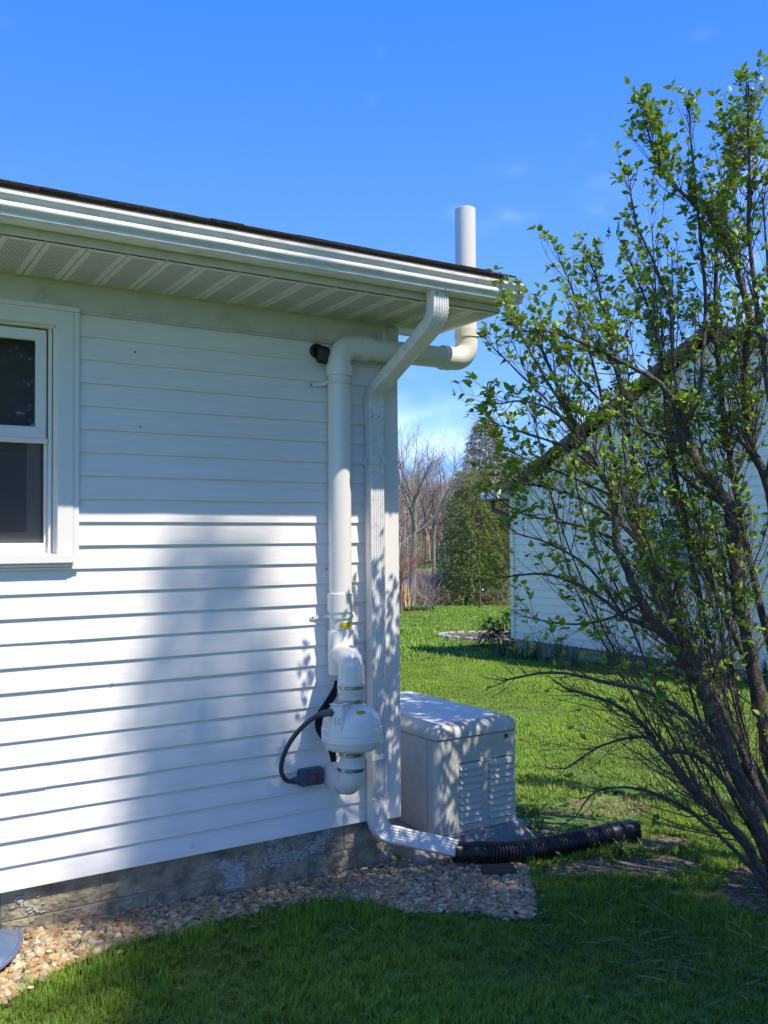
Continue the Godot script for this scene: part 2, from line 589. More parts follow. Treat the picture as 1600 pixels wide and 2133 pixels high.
func terrain() -> void:
	var b := MB.new()
	var xs := []
	var zs := []
	for k in range(-24, 25): xs.append(2.5 + signf(k) * (0.45 * abs(k) + 0.00115 * pow(abs(k), 4.05)))
	for k in range(-30, 31): zs.append(-1.0 + signf(k) * (0.40 * abs(k) + 0.00042 * pow(abs(k), 4.05)))
	var g := []
	for z in zs:
		var row := []
		for x in xs:
			var e := 0.3
			var nn := Vector3(ground(x - e, z) - ground(x + e, z), 2.0 * e, ground(x, z - e) - ground(x, z + e)).normalized()
			row.append(b.vert(Vector3(x, ground(x, z), z), nn, Vector2(x, z)))
		g.append(row)
	for i in zs.size() - 1:
		for j in xs.size() - 1: b.quad(g[i][j], g[i][j + 1], g[i + 1][j + 1], g[i + 1][j])
	structure(b, "ground", M.lawn)

# One course of lapped siding along x: tapered face, butt edge below, a little out of true.
func course(b: MB, x0: float, x1: float, y: float, z: float, e := COURSE, proud := 0.0, seed_at := 0.0) -> void:
	var f := noise(77, 0.35, 2)
	var prof := [Vector2(-0.002, 0.0), Vector2(0.0125, 0.0), Vector2(0.0142, 0.0022), Vector2(0.0138, 0.006), Vector2(0.0025, e + 0.004)]
	var fr := []
	var k := int(ceil((x1 - x0) / 0.22))
	for i in k + 1:
		var x: float = lerp(x0, x1, float(i) / k)
		fr.append(xframe(x, y + 0.0011 * f.get_noise_2d(x * 3.0 + 40.0, seed_at * 90.0), z + proud + 0.0020 * f.get_noise_2d(x * 4.0, seed_at * 70.0 + 9.0)))
	b.sweep(prof, fr, false)

func house() -> void:
	var h := thing("house", Vector3(CORNER, 0, 0), "white vinyl-sided house with double-hung window, vented soffit and dark shingles", "house")
	var x0 := -4.2
	# sheathing behind the siding, with openings left for the window and the basement window
	var b := MB.new()
	for r in [[x0, -0.075, 0.26, 2.86], [0.90, CORNER - 0.02, 0.26, 2.86], [-0.075, 0.90, 0.26, 1.60], [-0.075, 0.90, 2.70, 2.86]]:
		b.box(Vector3((r[0] + r[1]) / 2, (r[2] + r[3]) / 2, -0.06), Vector3(r[1] - r[0], r[3] - r[2], 0.11))
	var wall := part(b, "front_wall", M.trim, h)
	var lo := COURSE * 0 + 0.261
	var wx0 := -0.10
	var wx1 := 0.940
	for k in 24:
		var y := lo + k * COURSE
		var spans := []
		if k >= 13: spans = [[x0, wx0, 0.0], [wx1, CORNER - 0.088, 0.0]]
		elif k == 8 or k == 9: spans = [[x0, 0.905, 0.0016], [0.88, CORNER - 0.088, 0.0]]
		elif k == 4 or k == 5: spans = [[x0, 0.812, 0.0016], [0.79, CORNER - 0.088, 0.0]]
		elif k == 3 or k == 2: spans = [[x0, 2.062, 0.0012], [2.04, CORNER - 0.088, 0.0]]
		else: spans = [[x0, CORNER - 0.088, 0.0]]
		for s in spans:
			b = MB.new()
			course(b, s[0], s[1], y, 0.0, COURSE, s[2], k + s[0])
			part(b, "siding_plank", M.siding, wall)
	# gable end wall, hidden round the corner
	b = MB.new()
	b.box(Vector3(CORNER - 0.075, 1.40, -4.2), Vector3(0.11, 2.86, 8.16))
	var ew := part(b, "end_wall", M.trim, h)
	for k in 24:
		b = MB.new()
		var fr := []
		for z in [-0.07, -2.0, -4.0, -6.0, -8.3]: fr.append(Transform3D(Basis(Vector3.RIGHT, Vector3.UP, Vector3.BACK), Vector3(CORNER - 0.019, lo + k * COURSE, z)))
		b.sweep([Vector2(-0.002, 0.0), Vector2(0.0125, 0.0), Vector2(0.0142, 0.003), Vector2(0.0025, COURSE + 0.004)], fr, false)
		part(b, "siding_plank", M.siding, ew)
	b = MB.new()                     # gable triangle, as one panel of siding
	b.face([Vector3(CORNER - 0.02, 2.70, -0.02), Vector3(CORNER - 0.02, 2.70, -8.3), Vector3(CORNER - 0.02, 4.15, -4.16)])
	b.face([Vector3(x0, 0.0, -0.1), Vector3(x0, 2.8, -0.1), Vector3(x0, 4.15, -4.16), Vector3(x0, 2.8, -8.3), Vector3(x0, 0.0, -8.3)])
	b.box(Vector3((x0 + CORNER) / 2, 1.4, -8.3), Vector3(CORNER - x0 - 0.05, 2.8, 0.1))
	part(b, "gable", M.siding, h)
	b = MB.new()                     # the room behind the window
	b.box(Vector3(-0.8, 2.84, -2.1), Vector3(6.0, 0.03, 4.0))
	b.box(Vector3(-0.8, 0.42, -2.1), Vector3(6.0, 0.03, 4.0))
	b.box(Vector3(-0.8, 1.63, -3.6), Vector3(6.0, 2.4, 0.05))
	b.box(Vector3(2.2, 1.63, -1.9), Vector3(0.05, 2.4, 3.4))
	b.box(Vector3(-3.8, 1.63, -1.9), Vector3(0.05, 2.4, 3.4))
	part(b, "room", M.room, h)
	# corner post, frieze board
	b = MB.new()
	b.box(Vector3(CORNER - 0.045, (0.252 + 2.79) / 2, 0.004), Vector3(0.09, 2.79 - 0.252, 0.036), 0.004)
	b.box(Vector3(CORNER - 0.0125, (0.252 + 2.79) / 2, -0.055), Vector3(0.028, 2.79 - 0.252, 0.079), 0.003)
	part(b, "corner_post", M.trim, h)
	b = MB.new()
	b.box(Vector3((x0 + CORNER) / 2 - 0.02, 2.766, 0.008), Vector3(CORNER - x0 - 0.05, 0.122, 0.020), 0.003)
	b.box(Vector3((x0 + CORNER) / 2 - 0.02, 2.700, 0.010), Vector3(CORNER - x0 - 0.05, 0.010, 0.024), 0.002)
	part(b, "frieze_board", M.cream, h)
	b = MB.new()
	b.box(Vector3(CORNER - 0.03, 2.775, 0.022), Vector3(0.066, 0.088, 0.014), 0.003)
	part(b, "frieze_end", M.cream, h)
	# small flaws the photograph shows on the siding: nail heads and a plug
	for q in [[1.21, 2.215], [1.187, 2.552], [2.155, 1.555], [1.085, 1.075]]:
		b = MB.new()
		b.ball(Vector3(q[0], q[1], 0.012), Vector3(0.004, 0.005, 0.004), 8, 6)
		part(b, "nail_head", M.screw, h)
	b = MB.new()
	b.lathe([Vector2(0.0, 0.006), Vector2(0.011, 0.005), Vector2(0.013, 0.0)], 16, Transform3D(Basis(Vector3.RIGHT, PI / 2), Vector3(1.452, 0.303, 0.0105)))
	part(b, "plug", M.paper, h)
	foundation(h, x0)
	eave(h, x0)
	roof(h, x0)
	window(h)

func foundation(h: Node3D, x0: float) -> void:
	var b := MB.new()
	b.box(Vector3((0.64 + CORNER - 0.037) / 2, 0.05, -0.0925), Vector3(CORNER - 0.037 - 0.64, 0.50, 0.13))
	b.box(Vector3((x0 - 0.3) / 2, 0.05, -0.10), Vector3(-0.3 - x0, 0.50, 0.13))
	b.box(Vector3(0.17, 0.235, -0.10), Vector3(0.94, 0.05, 0.13))
	b.box(Vector3(CORNER - 0.10, 0.05, -4.2), Vector3(0.13, 0.50, 8.0))
	var f := part(b, "foundation", M.mortar, h)
	var bl := 0.406
	for row in 2:
		var y0 := -0.078 + row * 0.203
		var first := 1.253 if row == 0 else 1.452
		var k := -14
		while k < 4:
			var a := first + k * bl
			var c := a + bl
			k += 1
			if c < x0: continue
			var aa: float = max(a, x0)
			var cc: float = min(c, CORNER - 0.03)
			if cc <= aa: continue
			if aa < 0.64 and cc > -0.3:
				if cc > 0.64 + 0.02: aa = 0.64
				elif aa < -0.3 - 0.02: cc = -0.3
				else: continue
			b = MB.new()
			b.box(Vector3((aa + cc) / 2, y0 + 0.1015, -0.058 + rng.randf_range(-0.002, 0.002)), Vector3(cc - aa - 0.006, 0.198, 0.07), 0.003)
			part(b, "concrete_block", M.block, f)
	for j in 20:                    # end wall, course by course
		for row in 2:
			b = MB.new()
			b.box(Vector3(CORNER - 0.07, -0.078 + row * 0.203 + 0.1015, -0.235 - j * bl - (0.203 if row == 1 else 0.0)), Vector3(0.07, 0.194, bl - 0.009), 0.004)
			part(b, "concrete_block", M.block, f)
	# patches of sealant smeared on the blocks, and a caulked crack
	var outlines := [
		[[0.0, 0.10], [0.03, 0.125], [0.06, 0.10], [0.10, 0.105], [0.13, 0.09], [0.125, 0.05], [0.14, 0.01], [0.11, -0.02], [0.06, -0.03], [0.035, 0.0], [0.05, 0.04], [0.02, 0.07]],
		[[0.0, 0.0], [0.04, -0.01], [0.10, -0.005], [0.17, 0.0], [0.20, -0.01], [0.26, 0.02], [0.30, 0.03], [0.34, 0.06], [0.39, 0.10], [0.40, 0.13], [0.34, 0.115], [0.28, 0.085], [0.20, 0.06], [0.13, 0.05], [0.12, 0.09], [0.13, 0.14], [0.07, 0.15], [0.03, 0.11], [0.04, 0.06]],
		[[0.0, 0.0], [0.02, -0.02], [0.05, -0.06], [0.10, -0.085], [0.105, -0.09], [0.06, -0.085], [0.02, -0.06], [-0.01, -0.02]],
		[[0.0, 0.0], [0.03, 0.01], [0.04, -0.05], [0.045, -0.12], [0.02, -0.13], [0.015, -0.06]]]
	var where := [Vector2(1.585, 0.075), Vector2(1.80, 0.12), Vector2(0.705, 0.225), Vector2(CORNER - 0.075, 0.17)]
	for q in outlines.size():
		b = MB.new()
		var pts := PackedVector2Array()
		for p in outlines[q]: pts.append(Vector2(p[0], p[1]) + where[q])
		# flaking: brushed flecks, dense inside the outline, thinning out past it
		var lo2 := pts[0]
		var hi2 := pts[0]
		for p in pts:
			lo2 = lo2.min(p)
			hi2 = hi2.max(p)
		for k in (900 if q < 2 else 160):
			var c := Vector2(rng.randf_range(lo2.x - 0.012, hi2.x + 0.012), rng.randf_range(lo2.y - 0.01, hi2.y + 0.01))
			if not Geometry2D.is_point_in_polygon(c, pts) and rng.randf() < 0.90: continue
			var ring := PackedVector2Array()
			var w := rng.randf_range(0.002, 0.012)
			var hh := rng.randf_range(0.001, 0.0045)
			for j in 6:
				var a := TAU * j / 6.0
				ring.append(c + Vector2(cos(a) * w, sin(a) * hh).rotated(rng.randf_range(-0.15, 0.55)) * rng.randf_range(0.7, 1.3))
			if Geometry2D.triangulate_polygon(ring).size() == 0: continue
			slab(b, ring, -0.0225, -0.0205 + rng.randf() * 0.0025)
		part(b, "sealant_patch", M.sealant, f).set_meta("kind", "stuff")
	b = MB.new()                     # basement window in its opening
	b.box(Vector3(0.17, 0.0, -0.13), Vector3(0.94, 0.42, 0.03), 0.004)
	part(b, "basement_window", M.matte_black, f)

func ragged(pts: PackedVector2Array, amp: float) -> PackedVector2Array:
	var out := PackedVector2Array()
	for k in pts.size():
		var a := pts[k]
		var c := pts[(k + 1) % pts.size()]
		for s in 3:
			var p: Vector2 = a.lerp(c, s / 3.0)
			if s > 0: p += Vector2(rng.randf_range(-amp, amp), rng.randf_range(-amp, amp))
			out.append(p)
	return out

func slab(b: MB, pts: PackedVector2Array, z0: float, z1: float) -> void:    # outline in x,y given thickness along z
	var t := Geometry2D.triangulate_polygon(pts)
	var first := b.v.size()
	for p in pts: b.vert(Vector3(p.x, p.y, z1), Vector3.BACK, p)
	for k in range(0, t.size(), 3): b.tri(first + t[k], first + t[k + 1], first + t[k + 2])
	var m := pts.size()
	var cen := Vector2.ZERO
	for p in pts: cen += p / m
	for k in m:
		var a := pts[k]
		var c := pts[(k + 1) % m]
		var d := (c - a).normalized()
		var nn := Vector3(d.y, -d.x, 0)
		if not Geometry2D.is_polygon_clockwise(pts): nn = Vector3(d.y, -d.x, 0)
		else: nn = -nn
		b.flat([Vector3(a.x, a.y, z0), Vector3(c.x, c.y, z0), Vector3(c.x, c.y, z1), Vector3(a.x, a.y, z1)], nn)

func eave(h: Node3D, x0: float) -> void:
	# soffit panels, each with a punched field between plain ribs
	var pw := 0.1556
	var sofy := 2.828
	var depth := 0.512
	var solid := MB.new()
	var z0 := -0.004
	var wl := 0.026
	# profile across the panel (x) swept along z: a raised seam at either side
	var pr := [Vector2(0.0, 0.010), Vector2(0.005, 0.010), Vector2(0.0055, 0.0008), Vector2(0.0065, 0.0), Vector2(wl, 0.0)]
	var pr2 := [Vector2(pw - wl, 0.0), Vector2(pw - 0.001, 0.0), Vector2(pw, 0.001), Vector2(pw, 0.010)]
	for q in [pr, pr2]:
		var fr := [Transform3D(Basis(Vector3.RIGHT, Vector3.UP, Vector3.BACK), Vector3(0, 0, z0)), Transform3D(Basis(Vector3.RIGHT, Vector3.UP, Vector3.BACK), Vector3(0, 0, depth))]
		solid.sweep(q, fr, false)
	solid.flat([Vector3(wl, 0, z0), Vector3(pw - wl, 0, z0), Vector3(pw - wl, 0, z0 + 0.02), Vector3(wl, 0, z0 + 0.02)], Vector3.DOWN)
	solid.flat([Vector3(wl, 0, depth - 0.03), Vector3(pw - wl, 0, depth - 0.03), Vector3(pw - wl, 0, depth), Vector3(wl, 0, depth)], Vector3.DOWN)
	var me := solid.mesh(M.soffit)
	var pf := MB.new()
	var cols := 10.0
	var rows := 44.0
	var q4 := [Vector3(wl, 0, z0 + 0.02), Vector3(pw - wl, 0, z0 + 0.02), Vector3(pw - wl, 0, depth - 0.03), Vector3(wl, 0, depth - 0.03)]
	var uvs := [Vector2(0, 0), Vector2(cols, 0), Vector2(cols, rows), Vector2(0, rows)]
	var ids := []
	for k in 4: ids.append(pf.vert(q4[k], Vector3.DOWN, uvs[k]))
	pf.quad(ids[0], ids[1], ids[2], ids[3])
	var mp := pf.mesh(M.perforated)
	me.add_surface_from_arrays(Mesh.PRIMITIVE_TRIANGLES, mp.surface_get_arrays(0))
	me.surface_set_material(1, M.perforated)
	var backing := MB.new()         # trough over the panels: the eave is closed and dark inside
	backing.box(Vector3((x0 + 2.87) / 2, 2.95, 0.02), Vector3(2.87 - x0, 0.004, 0.96))
	var sof := part(backing, "soffit", M.attic, h)
	var x := 0.701 - 31 * pw
	while x < 2.868 - 0.05:
		put(me, "soffit_panel", sof, Vector3(x, sofy, 0))
		x += pw
	var b := MB.new()               # soffit return past the corner
	b.box(Vector3(2.73, sofy + 0.002, -0.065), Vector3(0.28, 0.003, 0.118))
	b.box(Vector3(2.725, 2.90, -0.125), Vector3(0.29, 0.15, 0.012), 0.002)
	b.box(Vector3(2.872, 2.90, 0.195), Vector3(0.012, 0.135, 0.63), 0.002)
	part(b, "soffit_return", M.soffit, h)
	b = MB.new()                     # dark joint where the soffit tucks in at the wall, fascia and drip edge
	b.box(Vector3((x0 + 2.876) / 2, 2.90, 0.518), Vector3(2.876 - x0, 0.136, 0.014), 0.003)
	part(b, "fascia", M.cream, h)
	b = MB.new()
	b.box(Vector3((x0 + 2.893) / 2, 2.984, 0.532), Vector3(2.893 - x0, 0.042, 0.012), 0.002, Basis(Vector3.RIGHT, -0.12))
	b.box(Vector3((x0 + 2.893) / 2, 3.001, 0.522), Vector3(2.893 - x0, 0.004, 0.05), 0.001, Basis(Vector3.RIGHT, 0.3))
	part(b, "drip_edge", M.cream, h)
	b = MB.new()
	b.box(Vector3((x0 + CORNER) / 2, 2.829, 0.0225), Vector3(CORNER - x0 - 0.02, 0.008, 0.008), 0.001)
	part(b, "soffit_channel", M.cream, h)

func roof(h: Node3D, x0: float) -> void:
	var slope := 0.33
	var ang := atan(slope)
	var b := MB.new()
	var w := 2.90 - x0
	var run := 4.72
	var bs := Basis(Vector3.RIGHT, ang)
	b.box(Vector3((2.90 + x0) / 2, 3.0 + slope * run / 2, 0.548 - run / 2), Vector3(w, 0.016, run / cos(ang)), 0.0, bs)
	var bs2 := Basis(Vector3.RIGHT, -ang)
	b.box(Vector3((2.90 + x0) / 2, 3.0 + slope * run / 2, 0.548 - run * 1.5 - 0.01), Vector3(w, 0.016, run / cos(ang)), 0.0, bs2)
	var r := part(b, "roof", M.shingle, h)
	# the first course of shingles hangs over the drip edge, tab by tab
	var x := x0
	while x < 2.91:
		var tw := rng.randf_range(0.10, 0.30)
		if x + tw > 2.84: tw = 2.925 - x
		b = MB.new()
		var th := rng.randf_range(0.006, 0.014)
		var out := rng.randf_range(0.0, 0.012)
		b.box(Vector3(x + tw / 2, 3.010 + th / 2 + 0.02, 0.578 + out - 0.10), Vector3(tw - 0.004, th, 0.22), 0.002, bs * Basis(Vector3.BACK, rng.randf_range(-0.008, 0.008)))
		part(b, "shingle", M.shingle, r)
		x += tw
	b = MB.new()
	for k in range(1, 22):
		var z := 0.55 - k * 0.14 * cos(ang)
		x = x0
		while x < 2.9:
			var tw: float = min(rng.randf_range(0.15, 0.33), 2.92 - x)
			b.box(Vector3(x + tw / 2, 3.022 + (0.55 - z) * slope + 0.03, z - 0.09), Vector3(tw - 0.004, rng.randf_range(0.006, 0.012), 0.20), 0.0, bs)
			x += tw
	var fld := part(b, "shingle_field", M.shingle, r)
	fld.set_meta("kind", "stuff")
	b = MB.new()                     # rake boards up the gable
	for s in [1.0, -1.0]:
		var c := Vector3(2.885, 2.93 + slope * run / 2, 0.50 - run / 2) if s > 0 else Vector3(2.885, 2.93 + slope * run / 2, 0.50 - run * 1.5)
		b.box(c, Vector3(0.02, 0.13, run / cos(ang) - 0.02), 0.003, Basis(Vector3.RIGHT, ang * s))
	part(b, "rake_board", M.cream, h)

func window(h: Node3D) -> void:
	var wn := Node3D.new()
	wn.name = "window"
	h.add_child(wn)
	var cx := 0.42                  # centre of the window
	var l := 2 * cx - 0.849
	var b := MB.new()
	# casing boards, mitred at the top corners
	b.box(Vector3(0.882, (1.65 + 2.665) / 2, 0.012), Vector3(0.066, 2.665 - 1.65, 0.036), 0.002)
	part(b, "side_casing", M.trim, wn)
	b = MB.new()
	b.box(Vector3(2 * cx - 0.882, (1.65 + 2.665) / 2, 0.012), Vector3(0.066, 2.665 - 1.65, 0.036), 0.002)
	part(b, "side_casing", M.trim, wn)
	b = MB.new()
	b.box(Vector3(cx, 2.663, 0.0135), Vector3(2 * (0.915 - cx), 0.064, 0.036), 0.002)
	part(b, "head_casing", M.trim, wn)
	b = MB.new()
	b.box(Vector3(cx, 2.705, 0.018), Vector3(2 * (0.940 - cx), 0.019, 0.034), 0.002)
	b.box(Vector3(0.928, (1.582 + 2.695) / 2, 0.012), Vector3(0.024, 2.695 - 1.582, 0.030), 0.002)
	b.box(Vector3(2 * cx - 0.928, (1.582 + 2.695) / 2, 0.012), Vector3(0.024, 2.695 - 1.582, 0.030), 0.002)
	part(b, "trim_channel", M.trim, wn)
	b = MB.new()                     # sill, tilted outwards, and the strips under it
	b.box(Vector3(cx, 1.629, 0.022), Vector3(2 * (0.912 - cx), 0.040, 0.064), 0.004)
	b.box(Vector3(cx, 1.601, 0.026), Vector3(2 * (0.912 - cx), 0.012, 0.030), 0.002)
	b.box(Vector3(cx, 1.588, 0.020), Vector3(2 * (0.922 - cx), 0.010, 0.024), 0.002)
	b.box(Vector3(cx, 1.640, -0.045), Vector3(2 * (0.849 - cx), 0.030, 0.08), 0.003, Basis(Vector3.RIGHT, 0.12))
	b.box(Vector3(cx, 1.664, -0.068), Vector3(2 * (0.845 - cx), 0.034, 0.05), 0.003)
	part(b, "sill", M.trim, wn)
	b = MB.new()                     # jambs: deep sides and head of the opening
	for s in [1.0, -1.0]:
		b.box(Vector3(cx + s * (0.846 - cx), 2.14, -0.055), Vector3(0.012, 0.99, 0.10), 0.001)
		b.box(Vector3(cx + s * (0.829 - cx), 2.14, -0.035), Vector3(0.014, 0.985, 0.03), 0.002)
	b.box(Vector3(cx, 2.628, -0.055), Vector3(2 * (0.849 - cx), 0.012, 0.10), 0.001)
	part(b, "jamb", M.trim, wn)
	# upper sash (outer) and lower sash (inner), each a frame and a pane
	for q in [["upper_sash", 2.195, 2.567, -0.045, 0.771, 0.815, 2.615, 2.145], ["lower_sash", 1.745, 2.125, -0.085, 0.745, 0.80, 2.165, 1.665]]:
		b = MB.new()
		var gx: float = q[4]
		var ox: float = q[5]
		for s in [1.0, -1.0]:
			b.box(Vector3(cx + s * ((gx + ox) / 2 - cx), (q[6] + q[7]) / 2, q[3]), Vector3(ox - gx, q[6] - q[7], 0.034), 0.004)
		b.box(Vector3(cx, (q[2] + q[6]) / 2, q[3] + 0.001), Vector3(2 * (ox - cx) - 0.004, q[6] - q[2], 0.034), 0.004)
		b.box(Vector3(cx, (q[1] + q[7]) / 2, q[3] + 0.001), Vector3(2 * (ox - cx) - 0.004, q[1] - q[7], 0.034), 0.004)
		part(b, q[0], M.trim, wn)
		b = MB.new()
		b.box(Vector3(cx, (q[1] + q[2]) / 2, q[3]), Vector3(2 * (gx - cx) + 0.006, q[2] - q[1] + 0.006, 0.004))
		part(b, "pane", M.glass, wn)
	b = MB.new()                     # blind drawn half way down inside
	b.box(Vector3(cx, 2.40, -0.16), Vector3(0.94, 0.62, 0.004))
	part(b, "window_blind", mat(lin(0.13, 0.135, 0.13), 0.8), wn)
	b = MB.new()                     # insect screen over the lower half
	b.box(Vector3(cx, 1.915, -0.052), Vector3(2 * (0.808 - cx), 0.43, 0.001))
	part(b, "insect_screen", M.screen, wn)
	b = MB.new()
	for s in [1.0, -1.0]: b.box(Vector3(cx + s * (0.814 - cx), 1.915, -0.048), Vector3(0.012, 0.47, 0.012), 0.002)
	b.box(Vector3(cx, 1.688, -0.048), Vector3(2 * (0.808 - cx), 0.016, 0.012), 0.002)
	b.box(Vector3(cx, 2.134, -0.024), Vector3(2 * (0.818 - cx), 0.022, 0.02), 0.003)
	part(b, "screen_frame", M.trim, wn)

# ------------------------------------------------------------------ neighbour's house
func neighbour_house() -> void:
	var X := 10.32
	var z0 := -8.38          # far corner
	var z1 := 0.42           # near corner
	var ridge := -3.98
	var base := -0.05        # lower edge of the siding
	var eavey := 2.43
	var apex := 4.42
	var h := thing("neighbour_house", Vector3(X, ground(X, -4.0) - 0.1, -4.0), "pale green sided house with brown trim standing behind the bush", "house")
	var b := MB.new()
	b.box(Vector3(X + 3.06, 1.15, (z0 + z1) / 2), Vector3(6.0, 2.5, z1 - z0 - 0.05))
	b.face([Vector3(X + 0.05, 2.3, z0 + 0.02), Vector3(X + 0.05, apex - 0.03, ridge), Vector3(X + 0.05, 2.3, z1 - 0.02)])
	var wall := part(b, "gable_wall", M.pale_siding, h)
	var e := 0.127
	var k := 0
	var sl := (apex - eavey) / (ridge - z0)
	while base + k * e < apex - 0.05:
		var y := base + k * e
		var yt := y + e
		var a := z0 + 0.07
		var c := z1 - 0.07
		if yt > eavey:
			a = max(a, z0 + (y - eavey) / sl + 0.02)
			c = min(c, 2 * ridge - z0 - (y - eavey) / sl - 0.02)
		var a2 := a
		var c2 := c
		if yt > eavey:
			a2 = max(a, z0 + (yt - eavey) / sl)
			c2 = min(c, 2 * ridge - z0 - (yt - eavey) / sl)
		k += 1
		if c2 <= a2 + 0.05: break
		b = MB.new()
		b.face([Vector3(X - 0.018, y, a), Vector3(X - 0.018, y, c), Vector3(X + 0.008, yt + 0.004, c2), Vector3(X + 0.008, yt + 0.004, a2)])
		for i in b.n.size(): b.n[i] = Vector3(-1, 0.2, 0).normalized()
		b.ix.clear(); b.quad(0, 1, 2, 3)
		b.flat([Vector3(X - 0.018, y, a), Vector3(X - 0.018, y, c), Vector3(X + 0.02, y, c), Vector3(X + 0.02, y, a)], Vector3.DOWN)
		part(b, "siding_plank", M.pale_siding, wall)
	for z in [z0 + 0.04, z1 - 0.04]:
		b = MB.new()
		b.box(Vector3(X - 0.006, (base + eavey) / 2, z), Vector3(0.06, eavey - base, 0.09), 0.004)
		part(b, "corner_post", M.pale_siding, h)
	b = MB.new()
	b.box(Vector3(X + 3.0, -0.34, (z0 + z1) / 2), Vector3(5.9, 0.58, z1 - z0 - 0.1), 0.01)
	part(b, "foundation", M.concrete, h)
	# roof with brown rake boards
	for s in [-1.0, 1.0]:
		var za = ridge + s * (ridge - z0 + 0.38)
		var ya := apex + 0.10 - sl * (ridge - z0 + 0.38)
		var mid := Vector3(X + 3.06, (apex + 0.10 + ya) / 2 + 0.05, (ridge + za) / 2)
		var d := Vector3(0, ya - apex - 0.10, za - ridge)
		b = MB.new()
		b.box(mid + Vector3(0.02, 0, 0), Vector3(6.5, 0.03, d.length() + 0.03), 0.004, Basis(Vector3.RIGHT, -atan2(d.y, d.z) if s > 0 else -atan2(d.y, d.z)))
		var rf := part(b, "roof", M.shingle, h)
		b = MB.new()
		b.box(Vector3(X - 0.17, mid.y - 0.02, mid.z), Vector3(0.03, 0.10, d.length() + 0.02), 0.004, Basis(Vector3.RIGHT, -atan2(d.y, d.z)))
		b.box(Vector3(X - 0.09, mid.y - 0.05, mid.z), Vector3(0.15, 0.02, d.length()), 0.0, Basis(Vector3.RIGHT, -atan2(d.y, d.z)))
		part(b, "rake_board", M.brown_trim, rf)
	b = MB.new()                     # boxed eave, gutter end and the elbow of a brown downspout
	b.box(Vector3(X - 0.04, 2.475, z0 - 0.17), Vector3(0.5, 0.16, 0.30), 0.005)
	part(b, "eave_box", M.pale_siding, h)
	b = MB.new()
	b.box(Vector3(X + 0.1, 2.385, z0 - 0.16), Vector3(0.8, 0.03, 0.34), 0.004)
	b.box(Vector3(X - 0.27, 2.47, z0 - 0.33), Vector3(0.05, 0.18, 0.03), 0.004)
	part(b, "eave_trim", M.brown_trim, h)
	b = MB.new()
	b.box(Vector3(X + 2.8, 2.46, z0 - 0.42), Vector3(6.2, 0.11, 0.12), 0.01)
	part(b, "gutter", M.white_trim, h)
	b = MB.new()
	var path := fillet([Vector3(X - 0.12, 2.42, z0 - 0.36), Vector3(X - 0.12, 2.22, z0 - 0.36), Vector3(X - 0.05, 2.10, z0 - 0.04), Vector3(X - 0.05, 1.9, z0 + 0.0)], 0.06, 5)
	b.tube(path, const_r(0.045, path.size()), 8)
	part(b, "downspout", M.brown_trim, h)
	# window with white trim, gable vent
	var wz := -4.9
	b = MB.new()
	b.box(Vector3(X - 0.01, 1.42, wz), Vector3(0.05, 0.98, 1.28), 0.004)
	var fr := part(b, "window_frame", M.white_trim, h)
	for s in [-1.0, 1.0]:
		b = MB.new()
		b.box(Vector3(X - 0.038, 1.42, wz + s * 0.29), Vector3(0.01, 0.80, 0.52))
		part(b, "window_pane", mat(lin(0.30, 0.38, 0.5), 0.08), fr)
	b = MB.new()
	b.box(Vector3(X - 0.012, 3.82, ridge), Vector3(0.04, 0.46, 1.0), 0.004)
	var gv := part(b, "gable_vent", M.white_trim, h)
	for i in 8:
		b = MB.new()
		b.box(Vector3(X - 0.04, 3.63 + i * 0.054, ridge), Vector3(0.035, 0.008, 0.92), 0.0, Basis(Vector3.BACK, 0.6))
		part(b, "vent_slat", mat(lin(0.34, 0.37, 0.43), 0.6), gv)

# ------------------------------------------------------------------ gutter and downspout
func gutter() -> void:
	var t := thing("gutter", Vector3(2.931, 2.86, 0.59), "white aluminium gutter along the eave above the vented soffit", "gutter")
	var x0 := -4.2
	var prof := [Vector2(0.527, 2.952), Vector2(0.527, 2.866), Vector2(0.620, 2.860), Vector2(0.6265, 2.8615), Vector2(0.6295, 2.865), Vector2(0.630, 2.870), Vector2(0.6285, 2.877), Vector2(0.632, 2.883), Vector2(0.640, 2.888), Vector2(0.6445, 2.893), Vector2(0.646, 2.899), Vector2(0.6445, 2.905), Vector2(0.640, 2.911), Vector2(0.6375, 2.916), Vector2(0.638, 2.921), Vector2(0.643, 2.928), Vector2(0.651, 2.9335), Vector2(0.653, 2.936), Vector2(0.653, 2.946), Vector2(0.650, 2.949), Vector2(0.640, 2.949), Vector2(0.638, 2.946)]
	var b := MB.new()
	var f := noise(61, 0.4, 2)
	var fr := []
	for i in 33:
		var x: float = lerp(x0, 2.931, i / 32.0)
		fr.append(xframe(x, 0.0016 * f.get_noise_1d(x * 6.0), 0.0022 * f.get_noise_1d(x * 5.0 + 30.0)))
	b.sweep(prof, fr, false)
	part(b, "trough", M.gutter, t)
	b = MB.new()
	var pl := PackedVector2Array(prof.slice(0, 19))
	var tr := Geometry2D.triangulate_polygon(pl)
	for p in pl: b.vert(Vector3(2.9295, p.y, p.x), Vector3.RIGHT)
	for k in range(0, tr.size(), 3): b.tri(tr[k], tr[k + 1], tr[k + 2])
	part(b, "end_cap", M.gutter, t)
	for q in [[2.46, 2.868], [1.30, 2.90], [2.82, 2.953], [0.62, 2.953]]:
		b = MB.new()
		b.ball(Vector3(q[0], q[1], 0.632 if q[1] < 2.95 else 0.648), Vector3(0.003, 0.003, 0.003), 6, 4)
		part(b, "rivet", M.screw, t)

